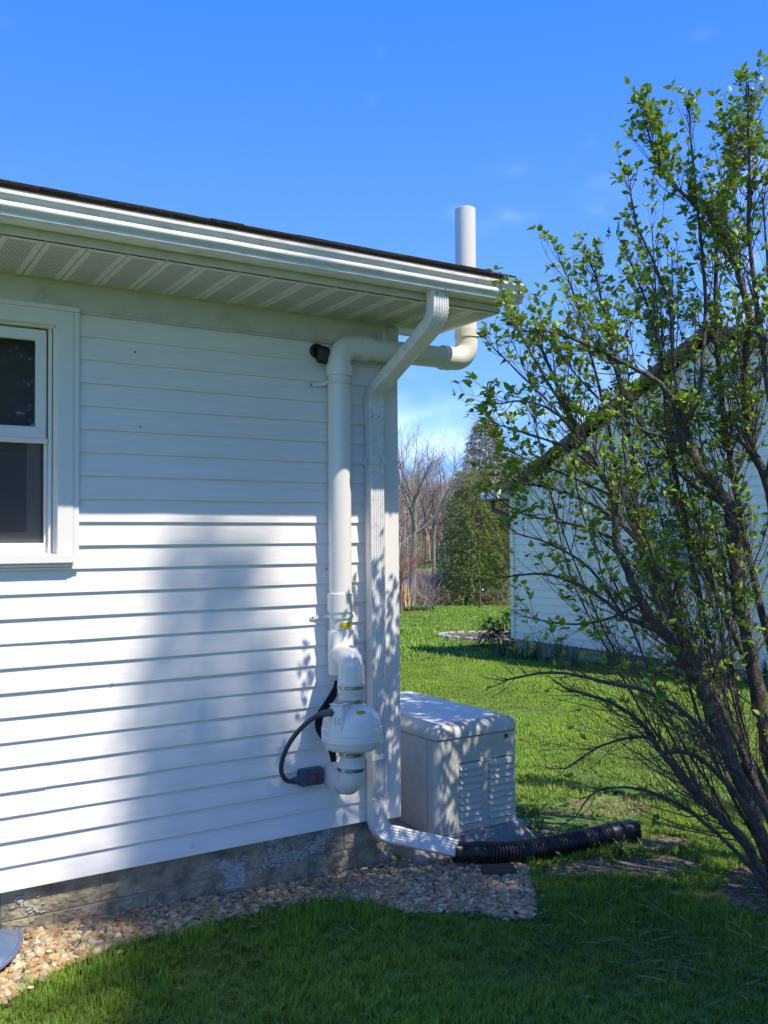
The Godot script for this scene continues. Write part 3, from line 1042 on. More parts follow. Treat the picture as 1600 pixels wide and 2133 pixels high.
func ribbed(w: float, d: float) -> Array:      # rectangular spout with pressed ribs on the broad faces
	var p := []
	var n := 5
	var rib := 0.0042
	var c := 0.010
	var hw := w / 2
	var hd := d / 2
	for side in 2:
		var s := 1.0 if side == 0 else -1.0
		# broad face: y = -hd * s, x from -hw*s to hw*s
		p.append(Vector2((-hw + c * 0.3) * s, (-hd + c * 0.3) * s))
		p.append(Vector2((-hw + c) * s, -hd * s))
		for k in n:
			var a := -hw + c + (w - 2 * c) * (k + 0.15) / n
			var e := -hw + c + (w - 2 * c) * (k + 0.85) / n
			var m := (a + e) / 2
			p.append(Vector2(a * s, -hd * s))
			p.append(Vector2((m - 0.0026) * s, (-hd + rib) * s))
			p.append(Vector2((m + 0.0026) * s, (-hd + rib) * s))
			p.append(Vector2(e * s, -hd * s))
		p.append(Vector2((hw - c) * s, -hd * s))
		p.append(Vector2((hw - c * 0.3) * s, (-hd + c * 0.3) * s))
		p.append(Vector2(hw * s, (-hd + c) * s))
		p.append(Vector2(hw * s, (hd - c) * s))
	return p

func crimped(path: Array, frames: Array, from: int, to: int) -> Array:
	var g := []
	for k in path.size():
		g.append(1.0 + (0.0 if k <= from or k >= to else (0.055 if (k % 2) == 0 else -0.045)))
	return g

func downspout() -> void:
	var t := thing("downspout", Vector3(2.41, 0.3, 0.06), "white ribbed downspout with crimped elbows running down the house corner", "downspout")
	var prof := ribbed(0.086, 0.062)
	var big := ribbed(0.091, 0.067)
	# outlet elbow under the gutter, slanting leg, elbow back to the wall
	var top := Vector3(2.452, 2.862, 0.578)
	var knee := Vector3(2.452, 2.735, 0.578)
	var low := Vector3(2.410, 2.455, 0.062)
	var foot := Vector3(2.410, 0.26, 0.062)
	var dir := (low - knee).normalized()
	var p1 := fillet([top, knee, knee + dir * 0.15], 0.10, 15)
	var f1 := frames_along(p1, Vector3.RIGHT)
	var b := MB.new()
	b.sweep(big, f1, true, true, crimped(p1, f1, 1, p1.size() - 2))
	part(b, "outlet_elbow", M.spout, t)
	b = MB.new()
	var p2 := [knee + dir * 0.095, low - dir * 0.085]
	b.sweep(prof, frames_along(p2, Vector3.RIGHT), true, true)
	part(b, "slanting_leg", M.spout, t)
	b = MB.new()
	var p3 := fillet([low - dir * 0.14, low, low + Vector3(0, -0.145, 0)], 0.095, 15)
	var f3 := frames_along(p3, Vector3.RIGHT)
	b.sweep(big, f3, true, true, crimped(p3, f3, 1, p3.size() - 2))
	part(b, "wall_elbow", M.spout, t)
	b = MB.new()
	var p4 := [low + Vector3(0, -0.11, 0), Vector3(2.410, 0.58, 0.062)]
	b.sweep(prof, frames_along(p4, Vector3.RIGHT), true, true)
	part(b, "upright", M.spout, t)
	b = MB.new()
	var p4b := [Vector3(2.410, 0.60, 0.062), Vector3(2.410, 0.36, 0.062)]
	b.sweep(ribbed(0.089, 0.065), frames_along(p4b, Vector3.RIGHT), true, true)
	part(b, "lower_upright", M.spout, t)
	# shoe: elbow and the leg that runs out over the gravel
	var tip := Vector3(2.790, 0.105, 0.215)
	var bend := Vector3(2.413, 0.215, 0.062)
	var d2 := (tip - bend).normalized()
	b = MB.new()
	var p5 := fillet([Vector3(2.410, 0.39, 0.062), bend, bend + d2 * 0.13], 0.085, 11)
	var f5 := frames_along(p5, Vector3.RIGHT)
	b.sweep(big, f5, true, true, crimped(p5, f5, 1, p5.size() - 2))
	part(b, "shoe_elbow", M.spout, t)
	b = MB.new()
	var x5: Vector3 = f5[-1].basis.x
	var p6 := [bend + d2 * 0.10, tip]
	b.sweep(prof, frames_along(p6, x5), true, true)
	part(b, "extension_leg", M.spout, t)
	for y in [2.10, 0.60]:
		b = MB.new()
		b.box(Vector3(2.410, y, 0.0955), Vector3(0.094, 0.032, 0.002), 0.0006)
		for s in [-1.0, 1.0]:
			b.box(Vector3(2.410 + s * 0.046, y, 0.062), Vector3(0.002, 0.032, 0.068), 0.0006)
		part(b, "strap", M.spout, t)
	for q in [Vector3(2.378, 2.327, 0.0965), Vector3(2.418, 2.327, 0.0965), Vector3(2.432, 2.10, 0.098), Vector3(2.456, 0.60, 0.07), Vector3(2.372, 0.385, 0.0965), Vector3(2.425, 2.848, 0.611), Vector3(2.478, 2.846, 0.611), Vector3(2.505, 0.222, 0.128), Vector3(2.383, 2.505, 0.17)]:
		b = MB.new()
		b.ball(q, Vector3(0.0042, 0.0042, 0.003), 8, 5)
		part(b, "screw", M.screw, t)

# ------------------------------------------------------------------ vent stack, fan
func ring_at(b: MB, c: Vector3, axis: Vector3, r: float, hgt: float, wall := 0.004, sides := 36) -> void:
	var y := axis.normalized()
	var x := y.cross(Vector3.FORWARD)
	if x.length() < 0.1: x = y.cross(Vector3.RIGHT)
	x = x.normalized()
	var xf := Transform3D(Basis(x, y, x.cross(y)), c)
	var e := 0.0012
	b.lathe([Vector2(r - wall, -hgt / 2), Vector2(r - e, -hgt / 2), Vector2(r, -hgt / 2 + e), Vector2(r, hgt / 2 - e), Vector2(r - e, hgt / 2), Vector2(r - wall, hgt / 2)], sides, xf)

func vent_stack() -> void:
	var t := thing("vent_pipe", Vector3(2.19, 1.03, 0.09), "white plastic vent pipe up the siding, round the eave and past the roof", "pipe")
	var r := 0.057
	var y1 := 2.672
	var xr := 2.988
	var z := 0.09
	var b := MB.new()
	b.tube([Vector3(2.19, 1.20, z), Vector3(2.19, 2.0, z), Vector3(2.19, y1 - 0.13, z)], const_r(r, 3), 40)
	part(b, "riser", M.pvc, t)
	b = MB.new()
	var pa := fillet([Vector3(2.19, y1 - 0.155, z), Vector3(2.19, y1, z), Vector3(2.19 + 0.17, y1, z)], 0.085, 14)
	b.tube(pa, const_r(r + 0.004, pa.size()), 40)
	ring_at(b, Vector3(2.19, y1 - 0.130, z), Vector3.UP, r + 0.0085, 0.050)
	ring_at(b, Vector3(2.19 + 0.145, y1, z), Vector3.RIGHT, r + 0.0085, 0.050)
	part(b, "elbow", M.pvc, t)
	b = MB.new()
	b.tube([Vector3(2.30, y1, z), Vector3(xr - 0.1, y1 + 0.004, z)], const_r(r, 2), 40)
	part(b, "cross_pipe", M.pvc, t)
	b = MB.new()
	pa = fillet([Vector3(xr - 0.17, y1 + 0.004, z), Vector3(xr, y1 + 0.004, z), Vector3(xr, y1 + 0.17, z)], 0.085, 14)
	b.tube(pa, const_r(r + 0.004, pa.size()), 40)
	ring_at(b, Vector3(xr - 0.145, y1 + 0.004, z), Vector3.RIGHT, r + 0.0085, 0.050)
	ring_at(b, Vector3(xr, y1 + 0.150, z), Vector3.UP, r + 0.0085, 0.050)
	part(b, "elbow", M.pvc, t)
	b = MB.new()                     # open pipe above the roof, with a wall and a lip
	b.lathe([Vector2(r, 0.0), Vector2(r, 0.748), Vector2(r - 0.0015, 0.75), Vector2(r - 0.006, 0.75), Vector2(r - 0.006, 0.4)], 40, Transform3D(Basis.IDENTITY, Vector3(xr, y1 + 0.09, z)))
	part(b, "discharge_pipe", M.pvc, t)
	b = MB.new()                     # repair coupling and the tee that feeds it
	ring_at(b, Vector3(2.19, 1.389, z), Vector3.UP, r + 0.008, 0.092, 0.008)
	part(b, "coupling", M.pvc, t)
	b = MB.new()
	b.lathe([Vector2(0.0, 1.030), Vector2(0.050, 1.031), Vector2(0.0605, 1.036), Vector2(0.064, 1.046), Vector2(0.064, 1.250), Vector2(0.062, 1.253), Vector2(0.055, 1.253)], 40, Transform3D(Basis.IDENTITY, Vector3(2.19, 0, z)))
	part(b, "tee", M.pvc, t)
	b = MB.new()                     # street elbow: forward out of the tee and down to the fan
	pa = fillet([Vector3(2.185, 1.135, z), Vector3(2.158, 1.135, 0.252), Vector3(2.157, 1.00, 0.252)], 0.062, 12)
	b.tube(pa, const_r(0.0595, pa.size()), 40)
	b.tube([Vector3(2.157, 1.10, 0.252), Vector3(2.157, 0.99, 0.252)], const_r(0.0625, 2), 40)
	part(b, "street_elbow", M.pvc, t)
	for y in [2.485, 1.322]:
		b = MB.new()
		var arc := []
		for k in 25:
			var a := -0.55 + (PI + 1.1) * k / 24.0
			arc.append(Vector3(2.19 + cos(a) * (r + 0.004), y, z + sin(a) * (r + 0.004)))
		var path := [Vector3(2.265, y - 0.002, 0.018)] + arc + [Vector3(2.118, y - 0.004, 0.030), Vector3(2.072, y - 0.008, 0.017)]
		var fr := []
		for k in path.size():
			var d: Vector3 = (path[min(k + 1, path.size() - 1)] - path[max(k - 1, 0)]).normalized()
			fr.append(Transform3D(Basis(d.cross(Vector3.UP).normalized(), Vector3.UP, d), path[k]))
		b.sweep([Vector2(-0.0025, -0.008), Vector2(0.0025, -0.008), Vector2(0.004, 0.0), Vector2(0.0025, 0.008), Vector2(-0.0025, 0.008)], fr, true, true)
		var st := part(b, "pipe_strap", M.rubber_white, t)
		b = MB.new()
		b.lathe([Vector2(0.0, 0.004), Vector2(0.0105, 0.004), Vector2(0.012, 0.0)], 14, Transform3D(Basis(Vector3.RIGHT, PI / 2), Vector3(2.070, y - 0.008, 0.016)))
		b.box(Vector3(2.076, y - 0.008, 0.017), Vector3(0.02, 0.016, 0.004), 0.001)
		part(b, "strap_tab", M.rubber_white, st)
		b = MB.new()
		b.ball(Vector3(2.070, y - 0.008, 0.021), Vector3(0.005, 0.005, 0.003), 8, 5)
		part(b, "screw", M.screw, st)
	warning_label(t, Vector3(2.19, 1.278, z), r + 0.0008, 1.52, 0.52, 0.036)

# A yellow sticker bent round a pipe, with its printed lines.
func warning_label(t: Node3D, c: Vector3, r: float, mid: float, half: float, hgt: float) -> void:
	var b := MB.new()
	var prev := []
	for k in 13:
		var a: float = mid + half - 2 * half * k / 12.0
		var d := Vector3(cos(a), 0, sin(a))
		var cur := [b.vert(c + d * r - Vector3(0, hgt / 2, 0), d), b.vert(c + d * r + Vector3(0, hgt / 2, 0), d)]
		if k > 0: b.quad(prev[0], cur[0], cur[1], prev[1])
		prev = cur
	var s := part(b, "warning_sticker", M.yellow, t)
	var lines := ["RADON REDUCTION", "SYSTEM COMPONENT", "DO NOT ALTER"]
	b = MB.new()
	for k in 3:
		var tm := TextMesh.new()
		var ft := SystemFont.new()
		ft.font_names = PackedStringArray(["Droid Sans"])
		ft.font_weight = 700
		tm.font = ft
		tm.text = lines[k]
		tm.font_size = 32
		tm.pixel_size = 0.00024 if k < 2 else 0.00016
		tm.depth = 0.0
		var ar := tm.get_mesh_arrays()
		var first := b.v.size()
		var yo: float = hgt * [0.26, -0.04, -0.32][k]
		for p in ar[Mesh.ARRAY_VERTEX]:
			var a: float = mid - p.x / r
			var d := Vector3(cos(a), 0, sin(a))
			b.vert(c + d * (r + 0.0005) + Vector3(0, yo + p.y, 0), d)
		var idx = ar[Mesh.ARRAY_INDEX]
		for i in range(0, idx.size(), 3): b.tri(first + idx[i], first + idx[i + 1], first + idx[i + 2])
	part(b, "printed_text", M.ink, s)

func hose_clamp(t: Node3D, c: Vector3, r: float) -> void:
	var b := MB.new()
	ring_at(b, c, Vector3.UP, r, 0.017, 0.002)
	var s := part(b, "hose_clamp", M.steel, t)
	b = MB.new()
	var d := Vector3(-0.62, 0, 0.78).normalized()
	var bs := Basis(Vector3(d.z, 0, -d.x), Vector3.UP, d)
	b.box(c + d * (r + 0.005), Vector3(0.026, 0.013, 0.010), 0.002, bs)
	b.tube([c + d * (r + 0.006) - bs.x * 0.022, c + d * (r + 0.006) + bs.x * 0.016], const_r(0.0045, 2), 10)
	part(b, "clamp_screw", M.steel, s)

func inline_fan() -> void:
	var c := Vector3(2.157, 0, 0.252)
	var t := thing("vent_fan", Vector3(c.x, 0.60, c.z), "glossy white round inline fan clamped between two pipe couplings", "fan")
	var xf := Transform3D(Basis.IDENTITY, c)
	var b := MB.new()
	b.lathe([Vector2(0.052, 0.935), Vector2(0.054, 0.916), Vector2(0.060, 0.911), Vector2(0.075, 0.908), Vector2(0.094, 0.899), Vector2(0.112, 0.884), Vector2(0.128, 0.864), Vector2(0.136, 0.846), Vector2(0.1385, 0.839), Vector2(0.140, 0.830), Vector2(0.1405, 0.812), Vector2(0.1445, 0.810), Vector2(0.1455, 0.806), Vector2(0.1455, 0.782), Vector2(0.1435, 0.780), Vector2(0.1435, 0.778)], 64, xf)
	var up := part(b, "upper_housing", M.fan, t)
	b = MB.new()
	b.lathe([Vector2(0.1435, 0.7785), Vector2(0.1455, 0.777), Vector2(0.1455, 0.750), Vector2(0.143, 0.748), Vector2(0.1375, 0.746), Vector2(0.1365, 0.742), Vector2(0.1345, 0.722), Vector2(0.130, 0.716), Vector2(0.118, 0.706), Vector2(0.090, 0.699), Vector2(0.060, 0.696), Vector2(0.055, 0.690), Vector2(0.054, 0.660)], 64, xf)
	b.box(c + Vector3(0.02, 0.797, 0.1455), Vector3(0.006, 0.03, 0.004), 0.001)
	part(b, "lower_housing", M.fan, t)
	# flexible couplings with steel clamps above and below
	b = MB.new()
	b.lathe([Vector2(0.052, 0.922), Vector2(0.058, 0.922), Vector2(0.0585, 0.945), Vector2(0.058, 0.957), Vector2(0.0615, 0.966), Vector2(0.0665, 0.975), Vector2(0.067, 1.012), Vector2(0.066, 1.018), Vector2(0.060, 1.018)], 48, xf)
	part(b, "top_coupling", M.rubber_white, t)
	b = MB.new()
	b.lathe([Vector2(0.060, 0.592), Vector2(0.0665, 0.592), Vector2(0.067, 0.600), Vector2(0.0665, 0.632), Vector2(0.0615, 0.646), Vector2(0.058, 0.658), Vector2(0.0585, 0.690), Vector2(0.052, 0.692)], 48, xf)
	part(b, "bottom_coupling", M.rubber_white, t)
	for q in [[0.999, 0.069], [0.932, 0.0605], [0.681, 0.0605], [0.611, 0.069]]: hose_clamp(t, c + Vector3(0, q[0], 0), q[1])
	# elbow down from the fan and back into the wall
	b = MB.new()
	var pa := fillet([Vector3(c.x, 0.60, c.z), Vector3(c.x, 0.532, c.z), Vector3(2.186, 0.528, 0.01)], 0.066, 12)
	pa[0] = Vector3(c.x, 0.62, c.z)
	b.tube(pa, const_r(0.060, pa.size()), 40)
	ring_at(b, Vector3(2.176, 0.528, 0.085), Vector3(-0.12, 0, 1), 0.0655, 0.15, 0.006)
	part(b, "wall_elbow", M.pvc, t)
	# wiring compartment on the left of the housing
	b = MB.new()
	var d := Vector3(-0.86, 0, 0.50).normalized()
	var bs := Basis(Vector3(d.z, 0, -d.x), Vector3.UP, d)
	b.box(c + d * 0.112 + Vector3(0, 0.872, 0), Vector3(0.070, 0.118, 0.058), 0.008, bs)
	var jb := part(b, "wiring_box", M.fan, t)
	b = MB.new()
	b.box(c + d * 0.112 + Vector3(0, 0.933, 0), Vector3(0.074, 0.006, 0.062), 0.002, bs)
	part(b, "box_lid", M.fan, jb)
	b = MB.new()
	b.box(c + d * 0.112 + Vector3(0, 0.9368, 0), Vector3(0.034, 0.0014, 0.030), 0.0, bs * Basis(Vector3.UP, 0.5))
	part(b, "lid_plate", mat(lin(0.30, 0.31, 0.33), 0.4), jb)
	# pen notes on the box, two slanting lines of scribble
	b = MB.new()
	for k in 9:
		var u := -0.004 if k < 5 else 0.016
		var yy := 0.870 - 0.008 * (k % 5)
		b.box(c + d * 0.1416 + bs.x * u + Vector3(0, yy, 0), Vector3(0.006 + 0.004 * ((k * 7) % 3), 0.0022, 0.0008), 0.0, bs * Basis(Vector3.BACK, 0.9 - 0.5 * (k % 3)))
	part(b, "pen_marks", M.ink, jb)
	# sticker on the dome
	b = MB.new()
	var prev := []
	var q1 := Vector2(0.0962, 0.8988)
	var q0 := Vector2(0.1135, 0.8838)
	for k in 9:
		var a: float = 1.86 - 0.44 * (k / 8.0)
		var e := Vector3(cos(a), 0, sin(a))
		var nn := (e * 0.65 + Vector3.UP * 0.75).normalized()
		var cur := [b.vert(c + e * q0.x + Vector3(0, q0.y, 0), nn), b.vert(c + e * q1.x + Vector3(0, q1.y, 0), nn)]
		if k > 0: b.quad(prev[0], cur[0], cur[1], prev[1])
		prev = cur
	part(b, "warning_sticker", M.yellow, up)
	b = MB.new()
	for k in 3:
		for j in [4, 4, 2][k]:
			var a: float = 1.81 - 0.095 * j - 0.05 * (1 if k == 2 else 0)
			var e := Vector3(cos(a), 0, sin(a))
			var e2 := Vector3(cos(a - 0.065), 0, sin(a - 0.065))
			var u: float = 0.78 - 0.27 * k
			var pa2: Vector2 = q0.lerp(q1, u)
			var pb2: Vector2 = q0.lerp(q1, u - (0.16 if k < 2 else 0.1))
			var nn := (e * 0.65 + Vector3.UP * 0.75).normalized()
			var lift := nn * 0.0006
			b.flat([c + e * pa2.x + Vector3(0, pa2.y, 0) + lift, c + e2 * pa2.x + Vector3(0, pa2.y, 0) + lift, c + e2 * pb2.x + Vector3(0, pb2.y, 0) + lift, c + e * pb2.x + Vector3(0, pb2.y, 0) + lift], nn)
	part(b, "sticker_print", M.ink, up)
	# black rubber flap hanging behind the fan
	var o := thing("rubber_flap", Vector3(2.12, 0.60, 0.10), "black curved rubber strip hanging behind the white fan housing", "strip")
	var lft := [[2.158, 1.005], [2.150, 0.975], [2.125, 0.940], [2.098, 0.905], [2.068, 0.870], [2.050, 0.835], [2.046, 0.800], [2.055, 0.765], [2.075, 0.733], [2.098, 0.705], [2.116, 0.675], [2.127, 0.645], [2.135, 0.610]]
	var rgt := [[2.155, 0.610], [2.152, 0.650], [2.148, 0.685], [2.135, 0.715], [2.115, 0.745], [2.105, 0.775], [2.100, 0.805], [2.103, 0.840], [2.115, 0.875], [2.140, 0.905], [2.160, 0.930], [2.165, 0.965], [2.163, 1.005]]
	var pts := PackedVector2Array()
	for p in rgt: pts.append(Vector2(p[0] + 0.002, p[1]))
	for p in lft: pts.append(Vector2(p[0] - 0.002, p[1]))
	b = MB.new()
	slab(b, pts, 0.086, 0.098)
	part(b, "strip", M.matte_black, o)

func switch_box() -> void:
	var t := thing("switch_box", Vector3(2.04, 0.50, 0.012), "grey outdoor switch box with red lever and curved conduit to the fan", "switch")
	var b := MB.new()
	b.box(Vector3(2.047, 0.540, 0.030), Vector3(0.122, 0.082, 0.050), 0.005)
	var bx := part(b, "box", M.box_grey, t)
	b = MB.new()
	b.box(Vector3(2.049, 0.540, 0.0575), Vector3(0.116, 0.078, 0.007), 0.003)
	b.box(Vector3(2.060, 0.540, 0.0630), Vector3(0.052, 0.062, 0.006), 0.003)
	part(b, "cover_plate", M.box_grey, bx)
	b = MB.new()
	var bs := Basis(Vector3.BACK, 0.38)
	b.box(Vector3(2.069, 0.532, 0.0715), Vector3(0.0075, 0.044, 0.007), 0.002, bs)
	b.lathe([Vector2(0.0, 0.012), Vector2(0.0065, 0.011), Vector2(0.0075, 0.0)], 14, Transform3D(Basis(Vector3.RIGHT, PI / 2), Vector3(2.063, 0.550, 0.066)))
	part(b, "lever", M.red, bx)
	for q in [[2.002, 0.570], [2.002, 0.512], [2.100, 0.572], [2.100, 0.508]]:
		b = MB.new()
		b.ball(Vector3(q[0], q[1], 0.0615), Vector3(0.003, 0.003, 0.002), 8, 5)
		part(b, "screw", M.steel, bx)
	# flexible conduit with a fitting at each end
	var path := smooth([Vector3(1.985, 0.532, 0.036), Vector3(1.945, 0.532, 0.040), Vector3(1.905, 0.548, 0.050), Vector3(1.872, 0.600, 0.070), Vector3(1.868, 0.670, 0.100), Vector3(1.885, 0.750, 0.145), Vector3(1.922, 0.825, 0.200), Vector3(1.965, 0.876, 0.250), Vector3(2.005, 0.893, 0.285), Vector3(2.035, 0.895, 0.303)], 6)
	b = MB.new()
	b.tube(path, const_r(0.0115, path.size()), 16)
	part(b, "conduit", M.conduit, t)
	b = MB.new()
	b.tube([Vector3(1.952, 0.532, 0.038), Vector3(1.972, 0.532, 0.037), Vector3(1.973, 0.532, 0.037), Vector3(1.987, 0.532, 0.036)], [0.0165, 0.0165, 0.0195, 0.0195], 18)
	part(b, "fitting", M.box_grey, t)
	b = MB.new()
	b.tube([path[-10], path[-6], path[-5], path[-3]], [0.0165, 0.0165, 0.0195, 0.0195], 18)
	part(b, "fitting", M.box_grey, t)

func floodlight() -> void:
	var t := thing("floodlight", Vector3(2.10, 2.63, 0.014), "small black wall light on the siding beside the pipe elbow", "light")
	var b := MB.new()
	b.lathe([Vector2(0.0, 0.022), Vector2(0.030, 0.021), Vector2(0.037, 0.014), Vector2(0.039, 0.0)], 28, Transform3D(Basis(Vector3.RIGHT, PI / 2), Vector3(2.105, 2.650, 0.010)))
	part(b, "back_plate", M.black, t)
	b = MB.new()
	b.tube([Vector3(2.107, 2.648, 0.02), Vector3(2.110, 2.640, 0.055)], const_r(0.014, 2), 14)
	part(b, "arm", M.black, t)
	b = MB.new()
	var bs := Basis(Vector3.UP, 0.35) * Basis(Vector3.RIGHT, 0.25)
	b.box(Vector3(2.108, 2.620, 0.075), Vector3(0.078, 0.086, 0.045), 0.016, bs)
	part(b, "lamp_head", M.black, t)
	b = MB.new()
	b.box(Vector3(2.108, 2.620, 0.075) + bs * Vector3(0, -0.004, 0.022), Vector3(0.058, 0.062, 0.006), 0.005, bs)
	part(b, "lens", M.lens, t)

func window_well() -> void:
	var t := thing("window_well_cover", Vector3(0.17, 0.06, 0.20), "blue-grey moulded plastic window well cover against the block foundation", "cover")
	# half-round shell: rim on the gravel, rising to the wall
	var b := MB.new()
	var cx := 0.17
	var a := 0.54
	var depth := 0.50
	var rows := 9
	var g := []
	for i in rows:
		var u := float(i) / (rows - 1)          # 0 rim, 1 ridge at the wall
		var row := []
		for j in 29:
			var th := PI * j / 28.0
			var k := pow(1.0 - u, 0.75)
			var x := cx + cos(th) * a * (0.12 + 0.88 * k)
			var z := -0.01 + sin(th) * depth * k
			var y := 0.092 + 0.055 * sin(u * PI / 2)
			row.append(Vector3(x, y, z))
		g.append(row)
	var ids := []
	for i in rows:
		var r := []
		for j in 29:
			var du: Vector3 = g[min(i + 1, rows - 1)][j] - g[max(i - 1, 0)][j]
			var dv: Vector3 = g[i][min(j + 1, 28)] - g[i][max(j - 1, 0)]
			var nn := dv.cross(du)
			if nn.y < 0: nn = -nn
			r.append(b.vert(g[i][j], nn.normalized() if nn.length() > 1e-9 else Vector3.UP))
		ids.append(r)
	for i in rows - 1:
		for j in 28: b.quad(ids[i][j], ids[i][j + 1], ids[i + 1][j + 1], ids[i + 1][j])
	part(b, "shell", M.well_cover, t)
	b = MB.new()
	var rim := []
	for j in 29: rim.append(g[0][j] + Vector3(0, -0.004, 0))
	b.tube(rim, const_r(0.009, rim.size()), 8)
	part(b, "rim", M.well_cover, t)
	b = MB.new()                    # galvanised well wall under the cover
	var pr := []
	for j in 29:
		var th := PI * j / 28.0
		pr.append(Vector3(cx + cos(th) * (a - 0.02), 0.0, -0.02 + sin(th) * (depth - 0.02)))
	for j in 28:
		b.flat([pr[j] + Vector3(0, -0.25, 0), pr[j + 1] + Vector3(0, -0.25, 0), pr[j + 1] + Vector3(0, 0.085, 0), pr[j] + Vector3(0, 0.085, 0)], Vector3(pr[j].x - cx, 0, pr[j].z + 0.02).normalized())
	part(b, "well_wall", M.steel, t)

# ------------------------------------------------------------------ standby generator on its pad
func rrect(x0: float, x1: float, z0: float, z1: float, r: float, seg := 6) -> PackedVector2Array:
	var p := PackedVector2Array()
	for q in [[x1 - r, z1 - r, 0.0], [x0 + r, z1 - r, 0.5 * PI], [x0 + r, z0 + r, PI], [x1 - r, z0 + r, 1.5 * PI]]:
		for k in seg + 1:
			var a: float = q[2] + 0.5 * PI * k / seg
			p.append(Vector2(q[0] + cos(a) * r, q[1] + sin(a) * r))
	return p

# Stack of outlines (x,z) at heights, joined into a smooth-sided solid
func loft(b: MB, rings: Array, ys: Array, cap_top := true, cap_bottom := false) -> void:
	var m: int = rings[0].size()
	var ids := []
	for i in rings.size():
		var row := []
		for j in m:
			var p: Vector2 = rings[i][j]
			var t: Vector2 = rings[i][(j + 1) % m] - rings[i][(j - 1 + m) % m]
			var nn := Vector3(t.y, 0, -t.x).normalized()
			var ia: int = max(i - 1, 0)
			var ib: int = min(i + 1, rings.size() - 1)
			var dv := Vector3(rings[ib][j].x - rings[ia][j].x, ys[ib] - ys[ia], rings[ib][j].y - rings[ia][j].y)
			if dv.length() > 1e-6: nn = (nn - dv.normalized() * nn.dot(dv.normalized())).normalized()
			row.append(b.vert(Vector3(p.x, ys[i], p.y), nn, Vector2(j * 0.02, ys[i])))
		ids.append(row)
	for i in rings.size() - 1:
		for j in m: b.quad(ids[i][j], ids[i][(j + 1) % m], ids[i + 1][(j + 1) % m], ids[i + 1][j])
	for e in [[cap_top, rings.size() - 1, Vector3.UP], [cap_bottom, 0, Vector3.DOWN]]:
		if not e[0]: continue
		var first := b.v.size()
		for p in rings[e[1]]: b.vert(Vector3(p.x, ys[e[1]], p.y), e[2], p)
		for j in range(1, m - 1): b.tri(first, first + j, first + j + 1)

func wall_strip(b: MB, pts: Array, y0: float, y1: float) -> void:      # upright sheet along a path in x,z
	var prev := []
	for k in pts.size():
		var t: Vector2 = (pts[min(k + 1, pts.size() - 1)] - pts[max(k - 1, 0)]).normalized()
		var nn := Vector3(t.y, 0, -t.x)
		var cur := [b.vert(Vector3(pts[k].x, y0, pts[k].y), nn, Vector2(k * 0.05, y0)), b.vert(Vector3(pts[k].x, y1, pts[k].y), nn, Vector2(k * 0.05, y1))]
		if k > 0: b.quad(prev[0], cur[0], cur[1], prev[1])
		prev = cur

